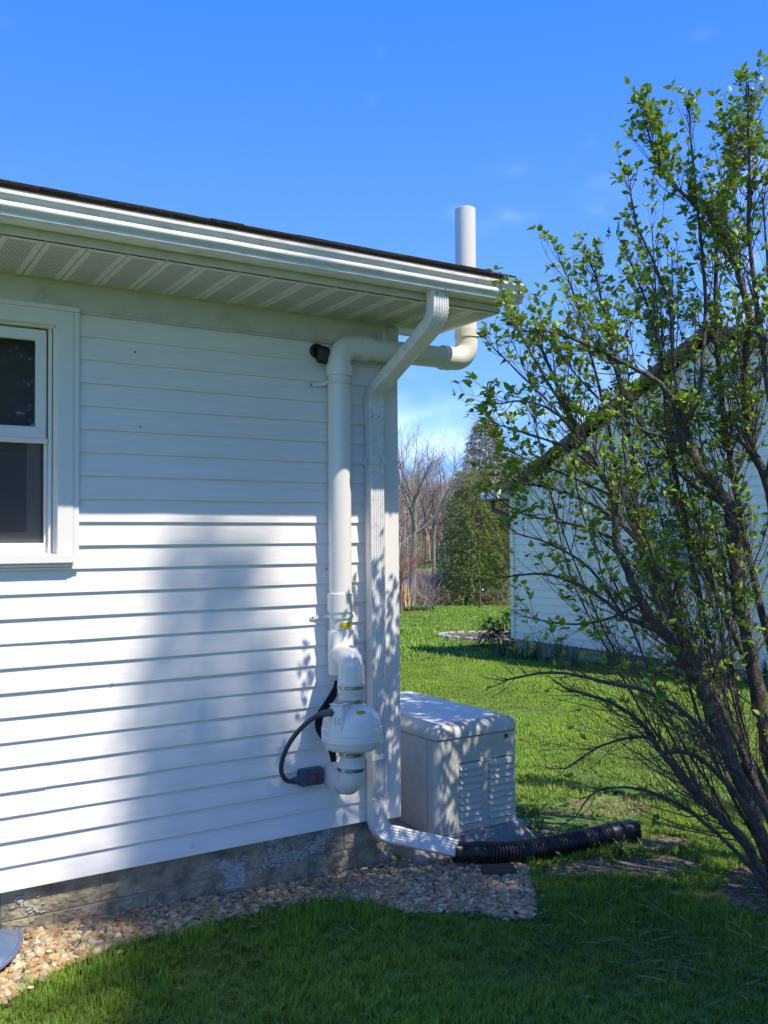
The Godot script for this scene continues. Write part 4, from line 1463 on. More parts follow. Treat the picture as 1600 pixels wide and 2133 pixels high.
func generator() -> void:
	var x0 := 2.80
	var x1 := 3.378
	var z0 := -1.08
	var z1 := 0.022
	var y0 := 0.105
	var y1 := 0.612
	var t := thing("generator", Vector3((x0 + x1) / 2, 0, z0 / 2), "light grey boxy standby generator with louvred end on a concrete pad", "generator")
	var b := MB.new()
	# pad with a flared foot
	b = MB.new()
	var r0 := rrect(x0 - 0.16, x1 + 0.075, z0 - 0.10, z1 + 0.075, 0.03, 3)
	var r1 := rrect(x0 - 0.15, x1 + 0.020, z0 - 0.06, z1 + 0.030, 0.03, 3)
	loft(b, [r0, r0, r1, r1], [-0.10, 0.012, 0.075, 0.101], true)
	part(b, "pad", M.concrete, t)
	b = MB.new()
	loft(b, [rrect(x0 + 0.012, x1 - 0.012, z0 + 0.012, z1 - 0.09, 0.05), rrect(x0 + 0.012, x1 - 0.012, z0 + 0.012, z1 - 0.09, 0.05)], [0.101, 0.62], true)
	part(b, "inner_case", mat(lin(0.22, 0.22, 0.21), 0.7), t)
	# end panel with both rounded corners, side panels, back panel; thin joints between them
	var r := 0.046
	var front := []
	front.append(Vector2(x1, z1 - 0.095))
	for k in 9:
		var a := 0.5 * PI * k / 8
		front.append(Vector2(x1 - r + cos(a) * r, z1 - r + sin(a) * r))
	for k in 9:
		var a := 0.5 * PI + 0.5 * PI * k / 8
		front.append(Vector2(x0 + r + cos(a) * r, z1 - r + sin(a) * r))
	front.append(Vector2(x0, z1 - 0.075))
	b = MB.new()                     # the flat of the end panel is pierced by two louvred openings
	var half := front.size() / 2
	wall_strip(b, front.slice(0, half), y0, y1)
	wall_strip(b, front.slice(half), y0, y1)
	var xa: float = front[half].x
	var xb: float = front[half - 1].x
	for q in [[xa, 2.958, y0, y1], [3.108, 3.160, y0, y1], [3.330, xb, y0, y1], [2.958, 3.108, y0, 0.142], [2.958, 3.108, 0.478, y1], [3.160, 3.330, y0, 0.142], [3.160, 3.330, 0.478, y1]]:
		b.flat([Vector3(q[0], q[2], z1), Vector3(q[1], q[2], z1), Vector3(q[1], q[3], z1), Vector3(q[0], q[3], z1)], Vector3.BACK)
	var fp := part(b, "end_panel", M.generator, t)
	b = MB.new()
	wall_strip(b, [Vector2(x0, z1 - 0.078), Vector2(x0, z0 + 0.08)], y0, y1)
	part(b, "side_panel", M.generator, t)
	b = MB.new()
	wall_strip(b, [Vector2(x1, z0 + 0.08), Vector2(x1, z1 - 0.098)], y0, y1)
	part(b, "side_panel", M.generator, t)
	b = MB.new()
	var back := [Vector2(x0, z0 + 0.077)]
	for k in 9:
		var a := PI + 0.5 * PI * k / 8
		back.append(Vector2(x0 + r + cos(a) * r, z0 + r + sin(a) * r))
	for k in 9:
		var a := 1.5 * PI + 0.5 * PI * k / 8
		back.append(Vector2(x1 - r + cos(a) * r, z0 + r + sin(a) * r))
	back.append(Vector2(x1, z0 + 0.077))
	wall_strip(b, back, y0, y1)
	part(b, "end_panel", M.generator, t)
	# lid: overhangs a little, rounded over at the top
	b = MB.new()
	var rings := []
	var ys := []
	for q in [[0.006, 0.617], [0.008, 0.622], [0.006, 0.640], [0.002, 0.656], [-0.008, 0.672], [-0.026, 0.686], [-0.055, 0.694]]:
		var o: float = q[0]
		rings.append(rrect(x0 - o, x1 + o, z0 - o, z1 + o, max(r + o, 0.03), 6))
		ys.append(q[1])
	loft(b, rings, ys, true, true)
	part(b, "lid", M.generator, t)
	# two banks of louvres
	for cq in [[2.958, 3.108], [3.160, 3.330]]:
		for k in 9:
			var yb := 0.1485 + k * 0.0365
			b = MB.new()
			var w0: float = cq[0]
			var w1: float = cq[1]
			var zb := z1 - 0.006
			var out := 0.019
			var hh := 0.031
			var pa := [Vector3(w0, yb + hh, zb), Vector3(w1, yb + hh, zb), Vector3(w1 - 0.004, yb, zb + out), Vector3(w0 + 0.004, yb, zb + out)]
			b.flat(pa, Vector3(0, 0.42, 1).normalized())
			b.flat([pa[3], pa[2], pa[2] + Vector3(0, 0.001, -0.004), pa[3] + Vector3(0, 0.001, -0.004)], Vector3(0, -1, 0.1).normalized())
			b.flat([pa[0], pa[3], Vector3(w0, yb + 0.004, zb)], Vector3.LEFT)
			b.flat([pa[1], pa[2], Vector3(w1, yb + 0.004, zb)], Vector3.RIGHT)
			part(b, "louvre", M.generator, fp)
	# lock, stickers, side vent
	b = MB.new()
	ring_at(b, Vector3(3.288, 0.588, z1 + 0.002), Vector3.BACK, 0.0125, 0.006, 0.004)
	b.lathe([Vector2(0.0, 0.003), Vector2(0.006, 0.002), Vector2(0.0065, 0.0)], 12, Transform3D(Basis(Vector3.RIGHT, PI / 2), Vector3(3.288, 0.588, z1)))
	part(b, "lock", M.black, t)
	b = MB.new()
	b.box(Vector3(3.117, 0.497, z1 + 0.0012), Vector3(0.022, 0.060, 0.001))
	b.box(Vector3(3.160, 0.501, z1 + 0.0012), Vector3(0.050, 0.066, 0.001))
	var st := part(b, "sticker", M.paper, t)
	b = MB.new()
	for yy in [0.5325, 0.506, 0.484, 0.4695]: b.box(Vector3(3.160, yy, z1 + 0.0022), Vector3(0.048 if yy > 0.53 or yy < 0.47 else 0.036, 0.0028, 0.0008))
	for xx in [3.1365, 3.1835]: b.box(Vector3(xx, 0.501, z1 + 0.0022), Vector3(0.0024, 0.0655, 0.0008))
	for yy in [0.5265, 0.4675]: b.box(Vector3(3.117, yy, z1 + 0.0022), Vector3(0.021, 0.002, 0.0008))
	part(b, "sticker_border", M.yellow, st)
	b = MB.new()
	b.box(Vector3(3.117, 0.500, z1 + 0.0022), Vector3(0.011, 0.011, 0.0008), 0.0, Basis(Vector3.BACK, PI / 4))
	part(b, "hazard_mark", M.ink, st)
	b = MB.new()
	b.box(Vector3(x0 - 0.003, 0.275, -0.375), Vector3(0.006, 0.245, 0.075), 0.003)
	var sv := part(b, "side_vent", M.conduit, t)
	b = MB.new()
	for k in 8: b.box(Vector3(x0 - 0.007, 0.175 + k * 0.028, -0.372), Vector3(0.006, 0.008, 0.05), 0.001)
	part(b, "vent_bar", M.conduit, sv)

# ------------------------------------------------------------------ corrugated drain hose
func drain_hose() -> void:
	var t := thing("drain_hose", Vector3(3.3, 0.05, 0.36), "black corrugated drain hose lying on the gravel, fed by the downspout", "hose")
	var raw := smooth([Vector3(2.87, 0.078, 0.243), Vector3(3.0, 0.066, 0.292), Vector3(3.15, 0.060, 0.335), Vector3(3.32, 0.062, 0.362), Vector3(3.50, 0.064, 0.378), Vector3(3.66, 0.068, 0.395), Vector3(3.77, 0.072, 0.412)], 40)
	# resample by length
	var step := 0.0031
	var path := [raw[0]]
	for k in range(1, raw.size()):
		var d: float = raw[k].distance_to(path[-1])
		while d >= step:
			path.append(path[-1].move_toward(raw[k], step))
			d -= step
	var rad := []
	for k in path.size():
		var ph := fmod(k * step, 0.0186) / 0.0186
		rad.append(0.0440 + 0.0105 * smoothstep(0.0, 0.28, ph) * (1.0 - smoothstep(0.62, 0.9, ph)))
	var b := MB.new()
	b.tube(path, rad, 22)
	part(b, "corrugated_tube", M.hose, t)
	# square-to-round adapters at both ends
	for e in 2:
		b = MB.new()
		var p0: Vector3 = path[6] if e == 0 else path[-6]
		var out := (Vector3(-0.92, 0.10, -0.36) if e == 0 else Vector3(0.93, 0.05, 0.20)).normalized()
		var side := out.cross(Vector3.UP).normalized()
		var up := side.cross(out)
		var rings := []
		for q in [[-0.05, 0.056, 0.056, 2.0], [0.0, 0.056, 0.056, 2.0], [0.012, 0.052, 0.052, 2.0], [0.055, 0.054, 0.042, 4.5], [0.115, 0.055, 0.042, 9.0], [0.118, 0.050, 0.037, 9.0], [0.06, 0.048, 0.036, 9.0]]:
			var ring := []
			for j in 28:
				var a := TAU * j / 28
				var ca := cos(a)
				var sa := sin(a)
				var k: float = pow(pow(abs(ca), q[3]) + pow(abs(sa), q[3]), -1.0 / q[3])
				var dd = side * (ca * k * q[1]) + up * (sa * k * q[2])
				ring.append(b.vert(p0 + out * q[0] + dd, dd.normalized()))
			rings.append(ring)
		for i in rings.size() - 1:
			for j in 28: b.quad(rings[i][j], rings[i][(j + 1) % 28], rings[i + 1][(j + 1) % 28], rings[i + 1][j])
		part(b, "end_adapter", M.hose, t)
	var s := thing("brick_prop", Vector3(2.93, 0.02, 0.40), "dark half-buried brick beside the black hose on gravel", "brick")
	b = MB.new()
	b.box(Vector3(2.92, 0.02, 0.405), Vector3(0.17, 0.05, 0.085), 0.008, Basis(Vector3.UP, -0.45))
	part(b, "brick", mat(lin(0.085, 0.055, 0.042), 0.95), s)

# ------------------------------------------------------------------ gravel
var GRAVEL := PackedVector2Array([Vector2(-1.6, -0.02), Vector2(-1.6, 0.62), Vector2(0.30, 0.62), Vector2(0.552, 0.515), Vector2(0.67, 0.41), Vector2(0.806, 0.345), Vector2(0.99, 0.285), Vector2(1.156, 0.25), Vector2(1.374, 0.265), Vector2(1.508, 0.235), Vector2(1.666, 0.235), Vector2(1.774, 0.22), Vector2(1.96, 0.235), Vector2(2.06, 0.265), Vector2(2.16, 0.35), Vector2(2.24, 0.50), Vector2(2.345, 0.62), Vector2(2.545, 0.71), Vector2(2.60, 0.85), Vector2(2.71, 0.92), Vector2(2.85, 0.76), Vector2(2.985, 0.57), Vector2(3.10, 0.41), Vector2(3.05, 0.25), Vector2(2.95, 0.12), Vector2(2.62, 0.06), Vector2(2.60, -1.2), Vector2(2.54, -1.2), Vector2(2.54, -0.02)])
var DIRT := [[Vector2(3.40, 0.60), 0.34, 0.12], [Vector2(3.66, 0.78), 0.26, 0.13], [Vector2(3.52, -0.02), 0.15, 0.10], [Vector2(3.95, 0.55), 0.20, 0.10], [Vector2(4.05, 1.45), 0.55, 0.45]]

func pebble(sd: int) -> ArrayMesh:
	var b := MB.new()
	var f := noise(sd, 0.018, 2)
	b.ball(Vector3.ZERO, Vector3(1.0, 0.62, 0.78), 9, 6, f, 0.55)
	# recompute smooth normals of the bumpy ball
	var acc := PackedVector3Array()
	acc.resize(b.v.size())
	for k in range(0, b.ix.size(), 3):
		var nn: Vector3 = (b.v[b.ix[k + 2]] - b.v[b.ix[k]]).cross(b.v[b.ix[k + 1]] - b.v[b.ix[k]])
		for e in 3: acc[b.ix[k + e]] += nn
	for k in acc.size():
		if acc[k].length() > 1e-9: b.n[k] = acc[k].normalized()
	return b.mesh(M.stone)

func stone_color() -> Color:
	var q := rng.randf()
	var c := Color(0.36, 0.30, 0.22)
	if q < 0.22: c = Color(0.42, 0.29, 0.15)
	elif q < 0.40: c = Color(0.50, 0.43, 0.32)
	elif q < 0.62: c = Color(0.28, 0.25, 0.21)
	elif q < 0.70: c = Color(0.58, 0.54, 0.46)
	elif q < 0.80: c = Color(0.30, 0.19, 0.12)
	elif q < 0.86: c = Color(0.17, 0.17, 0.18)
	var k := rng.randf_range(0.75, 1.2)
	return Color(c.r * k * 1.1, c.g * k, c.b * k * 0.82)

func gravel() -> void:
	var b := MB.new()
	# bed: fine grid clipped to the outline, so that it follows the ground
	var st := 0.06
	var x := -1.6
	while x < 3.12:
		var z := -0.03
		while z < 0.92:
			if Geometry2D.is_point_in_polygon(Vector2(x + st / 2, z + st / 2), GRAVEL):
				var q := []
				for d in [Vector2(0, 0), Vector2(st, 0), Vector2(st, st), Vector2(0, st)]:
					q.append(Vector3(x + d.x, ground(x + d.x, z + d.y) + 0.006, z + d.y))
				b.flat(q, Vector3.UP)
			z += st
		x += st
	var bed := structure(b, "gravel_bed", M.dirt)
	var kinds := []
	for k in 6: kinds.append(pebble(900 + k))
	var xfs := [[], [], [], [], [], []]
	var cols := [[], [], [], [], [], []]
	var near := []
	var count := 0
	while count < 6800:
		var p := Vector2(rng.randf_range(-0.5, 3.12), rng.randf_range(-0.02, 0.90))
		if p.x < 0.0 and rng.randf() < 0.75: continue
		if not Geometry2D.is_point_in_polygon(p, GRAVEL):
			# strays over the edge
			if rng.randf() > 0.05 or p.x < 0.4: continue
			var close := false
			for d in [Vector2(0.06, 0), Vector2(-0.06, 0), Vector2(0, 0.06), Vector2(0, -0.06)]:
				if Geometry2D.is_point_in_polygon(p + d, GRAVEL): close = true
			if not close: continue
		if Vector2((p.x - 0.17) / 0.53, (p.y + 0.01) / 0.49).length() < 1.0: continue
		count += 1
		var r := rng.randf_range(0.008, 0.0165) * (1.25 if rng.randf() < 0.2 else 1.0)
		if p.x < 1.2 and rng.randf() < 0.25: r *= 1.25
		var bs := Basis(Vector3.UP, rng.randf() * TAU) * Basis(Vector3.RIGHT, rng.randf_range(-0.5, 0.5)) * Basis(Vector3.BACK, rng.randf_range(-0.4, 0.4))
		bs = bs.scaled(Vector3.ONE) * Basis.from_scale(Vector3(r * rng.randf_range(0.9, 1.35), r * rng.randf_range(0.75, 1.1), r))
		var xf := Transform3D(bs, Vector3(p.x, ground(p.x, p.y) + 0.004 + r * 0.35 + rng.randf() * 0.010, p.y))
		var kd := rng.randi() % 6
		if near.size() < 300 and r > 0.0165 and p.x > 0.5 and p.x < 2.9:
			near.append([kd, xf, stone_color()])
		else:
			xfs[kd].append(xf)
			cols[kd].append(stone_color())
	for q in near:
		var o := put(toned(kinds[q[0]], q[0], q[2]), "river_stone", bed)
		o.transform = q[1]
	for k in 6: many(kinds[k], xfs[k], cols[k], "pebbles", bed)
	# bare soil near the hose and under the bush
	for d in DIRT:
		b = MB.new()
		var ring := []
		var c: Vector2 = d[0]
		var f := noise(int(c.x * 100), 0.6, 2)
		for j in 36:
			var a := TAU * j / 36
			var k := 1.0 + 0.45 * f.get_noise_2d(cos(a) * 3.0, sin(a) * 3.0)
			var p := c + Vector2(cos(a) * d[1], sin(a) * d[2]).rotated(0.25) * k
			ring.append(Vector3(p.x, ground(p.x, p.y) + 0.007, p.y))
		var cen := b.vert(Vector3(c.x, ground(c.x, c.y) + 0.016, c.y), Vector3.UP)
		var ids := []
		for p in ring: ids.append(b.vert(p, Vector3.UP))
		for j in 36: b.tri(cen, ids[j], ids[(j + 1) % 36])
		structure(b, "bare_soil", M.dirt)
	# clods and litter on the soil
	var cx := []
	var cc := []
	for k in 420:
		var d = DIRT[rng.randi() % 5]
		var p: Vector2 = d[0] + Vector2(rng.randfn() * d[1] * 0.45, rng.randfn() * d[2] * 0.45)
		var r := rng.randf_range(0.003, 0.011)
		cx.append(Transform3D(Basis(Vector3.UP, rng.randf() * TAU) * Basis.from_scale(Vector3(r * 1.3, r * 0.7, r)), Vector3(p.x, ground(p.x, p.y) + 0.010, p.y)))
		var g := rng.randf_range(0.6, 1.4)
		cc.append(Color(0.14 * g, 0.095 * g, 0.062 * g))
	tag(many(kinds[0], cx, cc, "soil_clods", self), "brown clods of earth by the black hose", "soil")

var tones := {}
func toned(me: ArrayMesh, kd: int, c: Color) -> ArrayMesh:
	var m := tone(c)
	var key := "%d_%d" % [kd, m.get_instance_id()]
	if not tones.has(key):
		var d: ArrayMesh = me.duplicate()
		d.surface_set_material(0, m)
		tones[key] = d
	return tones[key]

func tone(c: Color) -> StandardMaterial3D:
	var key := int(c.r * 14) * 10000 + int(c.g * 14) * 100 + int(c.b * 14)
	if not tones.has(key):
		var m: StandardMaterial3D = M.stone.duplicate()
		m.vertex_color_use_as_albedo = false
		m.albedo_color = c.linear_to_srgb()
		tones[key] = m
	return tones[key]

# ------------------------------------------------------------------ grass
func tuft(sd: int, blades: int, spread: float, hgt: float, wid: float, segs := 3) -> ArrayMesh:
	var r := RandomNumberGenerator.new()
	r.seed = sd
	var b := MB.new()
	for k in blades:
		var a := r.randf() * TAU
		var root := Vector3(cos(a), 0, sin(a)) * (spread * sqrt(r.randf()))
		var yaw := r.randf() * TAU
		var out := Vector3(cos(yaw), 0, sin(yaw))
		var side := Vector3(-out.z, 0, out.x)
		var lean := r.randf_range(0.08, 0.75)
		var h := hgt * r.randf_range(0.55, 1.2)
		var w := wid * r.randf_range(0.7, 1.25)
		var g := r.randf_range(0.8, 1.2)
		b.tint = Color(g * r.randf_range(0.9, 1.15), g, g * r.randf_range(0.8, 1.1))
		if r.randf() < 0.07: b.tint = Color(2.4, 1.3, 4.0)
		var prev := []
		for s in segs + 1:
			var u := float(s) / segs
			var p := root + out * (h * lean * u * u) + Vector3.UP * (h * u * (1.0 - 0.35 * lean * u))
			var ww := w * (1.0 - pow(u, 1.6)) * 0.5 + 0.00015
			var nn := (out * -1.0 + Vector3.UP * (0.6 + lean * u * 1.5)).normalized()
			var cur := [b.vert(p - side * ww, (nn - side * 0.3).normalized()), b.vert(p + side * ww, (nn + side * 0.3).normalized())]
			if s > 0: b.quad(prev[0], cur[0], cur[1], prev[1])
			prev = cur
	return b.mesh(M.blade, true)

func lawn_free(x: float, z: float) -> bool:
	if x < CORNER + 0.05 and z < 0.05: return false
	if x > 2.60 and x < 3.46 and z > -1.25 and z < 0.11: return false
	if x > 10.25 and x < 16.6 and z > -8.4 and z < 0.45: return false
	if Geometry2D.is_point_in_polygon(Vector2(x, z), GRAVEL): return false
	if Vector2((x - 13.3) / 1.15, (z + 12.4) / 1.7).length() < 1.0: return false
	return true

func grass() -> void:
	var near := [tuft(1, 10, 0.017, 0.038, 0.0029), tuft(2, 10, 0.018, 0.046, 0.0031), tuft(3, 11, 0.016, 0.031, 0.0027), tuft(4, 7, 0.012, 0.066, 0.0033)]
	var mid := [tuft(5, 13, 0.036, 0.045, 0.0052, 2), tuft(6, 13, 0.040, 0.052, 0.0056, 2)]
	var far := [tuft(7, 14, 0.13, 0.085, 0.016, 2), tuft(8, 14, 0.15, 0.10, 0.018, 2)]
	var f := noise(41, 0.5, 3)
	var f2 := noise(42, 2.2, 2)
	var lots := [
		[near, -1.2, 4.9, 0.06, 3.2, 62000, "lawn_grass", "green blades of lawn grass in front of the gravel"],
		[mid, 2.6, 11.5, -10.5, 1.9, 78000, "side_lawn_grass", "sunlit green lawn grass between the two houses"],
		[far, 1.0, 48.0, -46.0, -6.0, 82000, "far_lawn_grass", "pale sunlit lawn grass beyond the pale green house"]]
	for li in 3:
		var q = lots[li]
		var kinds: Array = q[0]
		var xs := []
		var cs := []
		for k in kinds: xs.append([]); cs.append([])
		for i in q[5]:
			var x := rng.randf_range(q[1], q[2])
			var z := rng.randf_range(q[3], q[4])
			var s := x * 0.5255 - (z - 4.05) * 0.8503
			var side = (x * 0.8507 + (z - 4.05) * 0.5257) / max(s, 0.1)
			if li == 0:
				if s < 1.4 or s > 6.3: continue
			elif li == 1:
				if s < 5.6 or s > 15.5 or side < -0.25 or side > 0.85: continue
			else:
				if s < 14.5 or s > 54.0 or side < -0.22 or side > 0.55: continue
				if rng.randf() > 1.25 - s / 60.0: continue
			if not lawn_free(x, z): continue
			var bare := false
			for d in DIRT:
				var dd: Vector2 = (Vector2(x, z) - d[0]).rotated(-0.25)
				if pow(dd.x / d[1], 2) + pow(dd.y / d[2], 2) < 0.85 and rng.randf() < 0.9: bare = true
			if bare: continue
			var dry := 0.0
			if Vector2(x - 4.1, (z + 0.12) * 1.6).length() < 0.40 and rng.randf() < 0.75: dry = 1.0
			var v := f.get_noise_2d(x, z)
			var v2 := f2.get_noise_2d(x, z)
			if rng.randf() < -v2 * 0.6 - 0.05 and li < 2: continue
			var hs := (0.9 + 0.35 * v + 0.3 * v2) * rng.randf_range(0.6, 1.2)
			if li == 0 and x > 0.3 and x < 2.3 and z < 0.55: hs *= 1.25
			var g := 1.08 + 0.45 * v + 0.25 * v2 + rng.randf_range(-0.2, 0.2)
			var c := Color(0.158 * g + 0.04 * maxf(v2, 0.0), 0.275 * g, 0.017 * g)
			if dry > 0.0: c = Color(0.36, 0.28, 0.15) * rng.randf_range(0.7, 1.1); 
			if dry > 0.0: hs *= 0.7
			var kd := rng.randi() % kinds.size()
			if li == 0 and kd == 3 and rng.randf() < 0.6: kd = 1
			var bs := Basis(Vector3.UP, rng.randf() * TAU) * Basis.from_scale(Vector3(1.0, hs, 1.0))
			xs[kd].append(Transform3D(bs, Vector3(x, ground(x, z) - 0.004, z)))
			cs[kd].append(c)
		var root := thing(q[6], Vector3.ZERO, q[7], "grass")
		root.set_meta("kind", "stuff")
		for k in kinds.size(): many(kinds[k], xs[k], cs[k], "blades", root)

# dry straw and bits of twig lying in the near lawn, thickest under the bush
func litter() -> void:
	var b := MB.new()
	b.tube([Vector3(-0.5, 0, 0), Vector3(-0.1, 0.03, 0.04), Vector3(0.5, 0.0, 0.0)], [0.02, 0.022, 0.012], 4, false)
	var xs := []
	var cs := []
	for k in 420:
		var p := Vector2(rng.randf_range(0.6, 4.3), rng.randf_range(0.4, 2.6))
		if k > 120: p = Vector2(3.55, 1.55) + Vector2(rng.randfn() * 0.5, rng.randfn() * 0.5)
		if not lawn_free(p.x, p.y): continue
		var s := rng.randf_range(0.03, 0.13)
		var bs := Basis(Vector3.UP, rng.randf() * TAU) * Basis(Vector3.BACK, rng.randf_range(-0.25, 0.25))
		xs.append(Transform3D(bs * Basis.from_scale(Vector3(s, 0.07, 0.07)), Vector3(p.x, ground(p.x, p.y) + rng.randf_range(0.012, 0.045), p.y)))
		var g := rng.randf_range(0.5, 1.2)
		cs.append(Color(0.36 * g, 0.27 * g, 0.17 * g))
	tag(many(b.mesh(M.stone), xs, cs, "lawn_litter", self), "dry straw and broken twigs scattered in the lawn under the bush", "litter")

func clover() -> void:
	var wm: StandardMaterial3D = M.blade
	var b := MB.new()
	for k in 9:
		var a := TAU * k / 9.0 + rng.randf()
		var o := Vector3(cos(a), 0, sin(a))
		var s := Vector3(-o.z, 0, o.x)
		var l := rng.randf_range(0.6, 1.2)
		var p := [o * 0.1, o * l * 0.5 + s * 0.2 + Vector3(0, 0.35, 0), o * l + Vector3(0, 0.3, 0), o * l * 0.5 - s * 0.2 + Vector3(0, 0.35, 0)]
		b.flat(p, (Vector3.UP + o * 0.2).normalized())
	var xs := []
	var cs := []
	var f := noise(43, 0.8, 2)
	for k in 2600:
		var p := Vector2(rng.randf_range(0.4, 6.0), rng.randf_range(-3.0, 2.6))
		if not lawn_free(p.x, p.y) or f.get_noise_2d(p.x, p.y) < 0.12: continue
		var s := rng.randf_range(0.012, 0.034)
		xs.append(Transform3D(Basis(Vector3.UP, rng.randf() * TAU) * Basis.from_scale(Vector3(s, s, s)), Vector3(p.x, ground(p.x, p.y) + rng.randf_range(0.01, 0.03), p.y)))
		var g := rng.randf_range(0.7, 1.2)
		cs.append(Color(0.13 * g, 0.24 * g, 0.05 * g))
	tag(many(b.mesh(wm), xs, cs, "lawn_weeds", self), "broad-leaved clover and weeds scattered through the lawn", "weeds")

# ------------------------------------------------------------------ lilac bush
func leaf_mesh(sd: int, tint := Color.WHITE) -> ArrayMesh:      # heart-shaped, folded along the rib, drooping; unit length along +z
	var r := RandomNumberGenerator.new()
	r.seed = sd
	var b := MB.new()
	var w := [0.03, 0.22, 0.32, 0.31, 0.22, 0.10, 0.0]
	b.tint = tint
	var u := [0.0, 0.08, 0.25, 0.45, 0.66, 0.85, 1.0]
	var fold := r.randf_range(0.18, 0.55)
	var droop := r.randf_range(0.1, 0.55)
	var rows := []
	for k in w.size():
		var y: float = -droop * u[k] * u[k] * 0.6
		var z: float = u[k] * (1.0 - 0.1 * droop)
		var wav := 0.03 * sin(u[k] * 9.0 + sd)
		var nn := Vector3(0, 1, droop * u[k]).normalized()
		var back: float = -0.04 if k == 1 else 0.0
		rows.append([b.vert(Vector3(-w[k], y + w[k] * fold + wav, z + back), (nn + Vector3(fold, 0, 0)).normalized()), b.vert(Vector3(0, y, z), nn), b.vert(Vector3(w[k], y + w[k] * fold - wav, z + back), (nn - Vector3(fold, 0, 0)).normalized())])
	for k in w.size() - 1:
		b.quad(rows[k][0], rows[k][1], rows[k + 1][1], rows[k + 1][0])
		b.quad(rows[k][1], rows[k][2], rows[k + 1][2], rows[k + 1][1])
	return b.mesh(M.leaf, true)

var leaf_xf := []
func add_leaf(p: Vector3, dir: Vector3, size: float) -> void:
	var z := dir.normalized()
	var up := (Vector3.UP + Vector3(rng.randfn() * 0.35, 0, rng.randfn() * 0.35)).normalized()
	var x := up.cross(z)
	if x.length() < 0.05: x = Vector3.RIGHT
	x = x.normalized()
	var y := z.cross(x)
	leaf_xf.append(Transform3D(Basis(x * size, y * size, z * size), p))

func rand_dir() -> Vector3:
	return Vector3(rng.randfn(), rng.randfn(), rng.randfn()).normalized()

func leafy(y: float) -> float:
	return clampf((y - 0.55) / 1.1, 0.05, 1.0)

func leaf_cluster(p: Vector3, d: Vector3, n: int, size: float) -> void:
	for k in n:
		var o := (d * 0.55 + rand_dir() * 0.8 + Vector3(0, 0.30, 0)).normalized()
		add_leaf(p + o * 0.006, o, size * rng.randf_range(0.5, 1.45))

# A shoot: thin stem with side twigs, leaf pairs towards its tip.
func shoot(b: MB, p0: Vector3, d0: Vector3, length: float, r0: float, level: int, green: float) -> void:
	var segs := 6 if level == 0 else 4
	var pts := [p0]
	var rad := [r0]
	var d := d0.normalized()
	for k in segs:
		d = (d + rand_dir() * (0.16 if level == 0 else 0.26) + Vector3(0, 0.10, 0)).normalized()
		pts.append(pts[-1] + d * (length / segs))
		rad.append(lerp(r0, r0 * 0.35, (k + 1.0) / segs))
	b.tube(pts, rad, 5 if level == 0 else 4, false)
	if level < 2:
		var m := int(length * (17.0 if level == 0 else 14.0) * rng.randf_range(0.7, 1.3))
		for i in m:
			var u := rng.randf_range(0.15, 0.95)
			var k := int(u * segs)
			var p: Vector3 = pts[k].lerp(pts[k + 1], u * segs - k)
			var dd: Vector3 = (pts[k + 1] - pts[k]).normalized()
			var sd := (dd * 0.7 + rand_dir() * 0.85 + Vector3(0, 0.22, 0)).normalized()
			var ln := length * rng.randf_range(0.16, 0.42) * (1.15 - u * 0.6)
			shoot(b, p, sd, max(ln, 0.035), max(rad[k] * 0.5, 0.0009), level + 1, green)
	var lf := green * leafy(pts[-1].y)
	if rng.randf() < lf * [0.75, 0.50, 0.36][level]:
		leaf_cluster(pts[-1], d, rng.randi_range(2, 5), 0.030)
		if rng.randf() < 0.5 * lf:
			var q: Vector3 = pts[-2]
			leaf_cluster(q, d, 2, 0.031)
			if level == 0 and rng.randf() < 0.7:
				leaf_cluster(pts[-3], d, 2, 0.034)

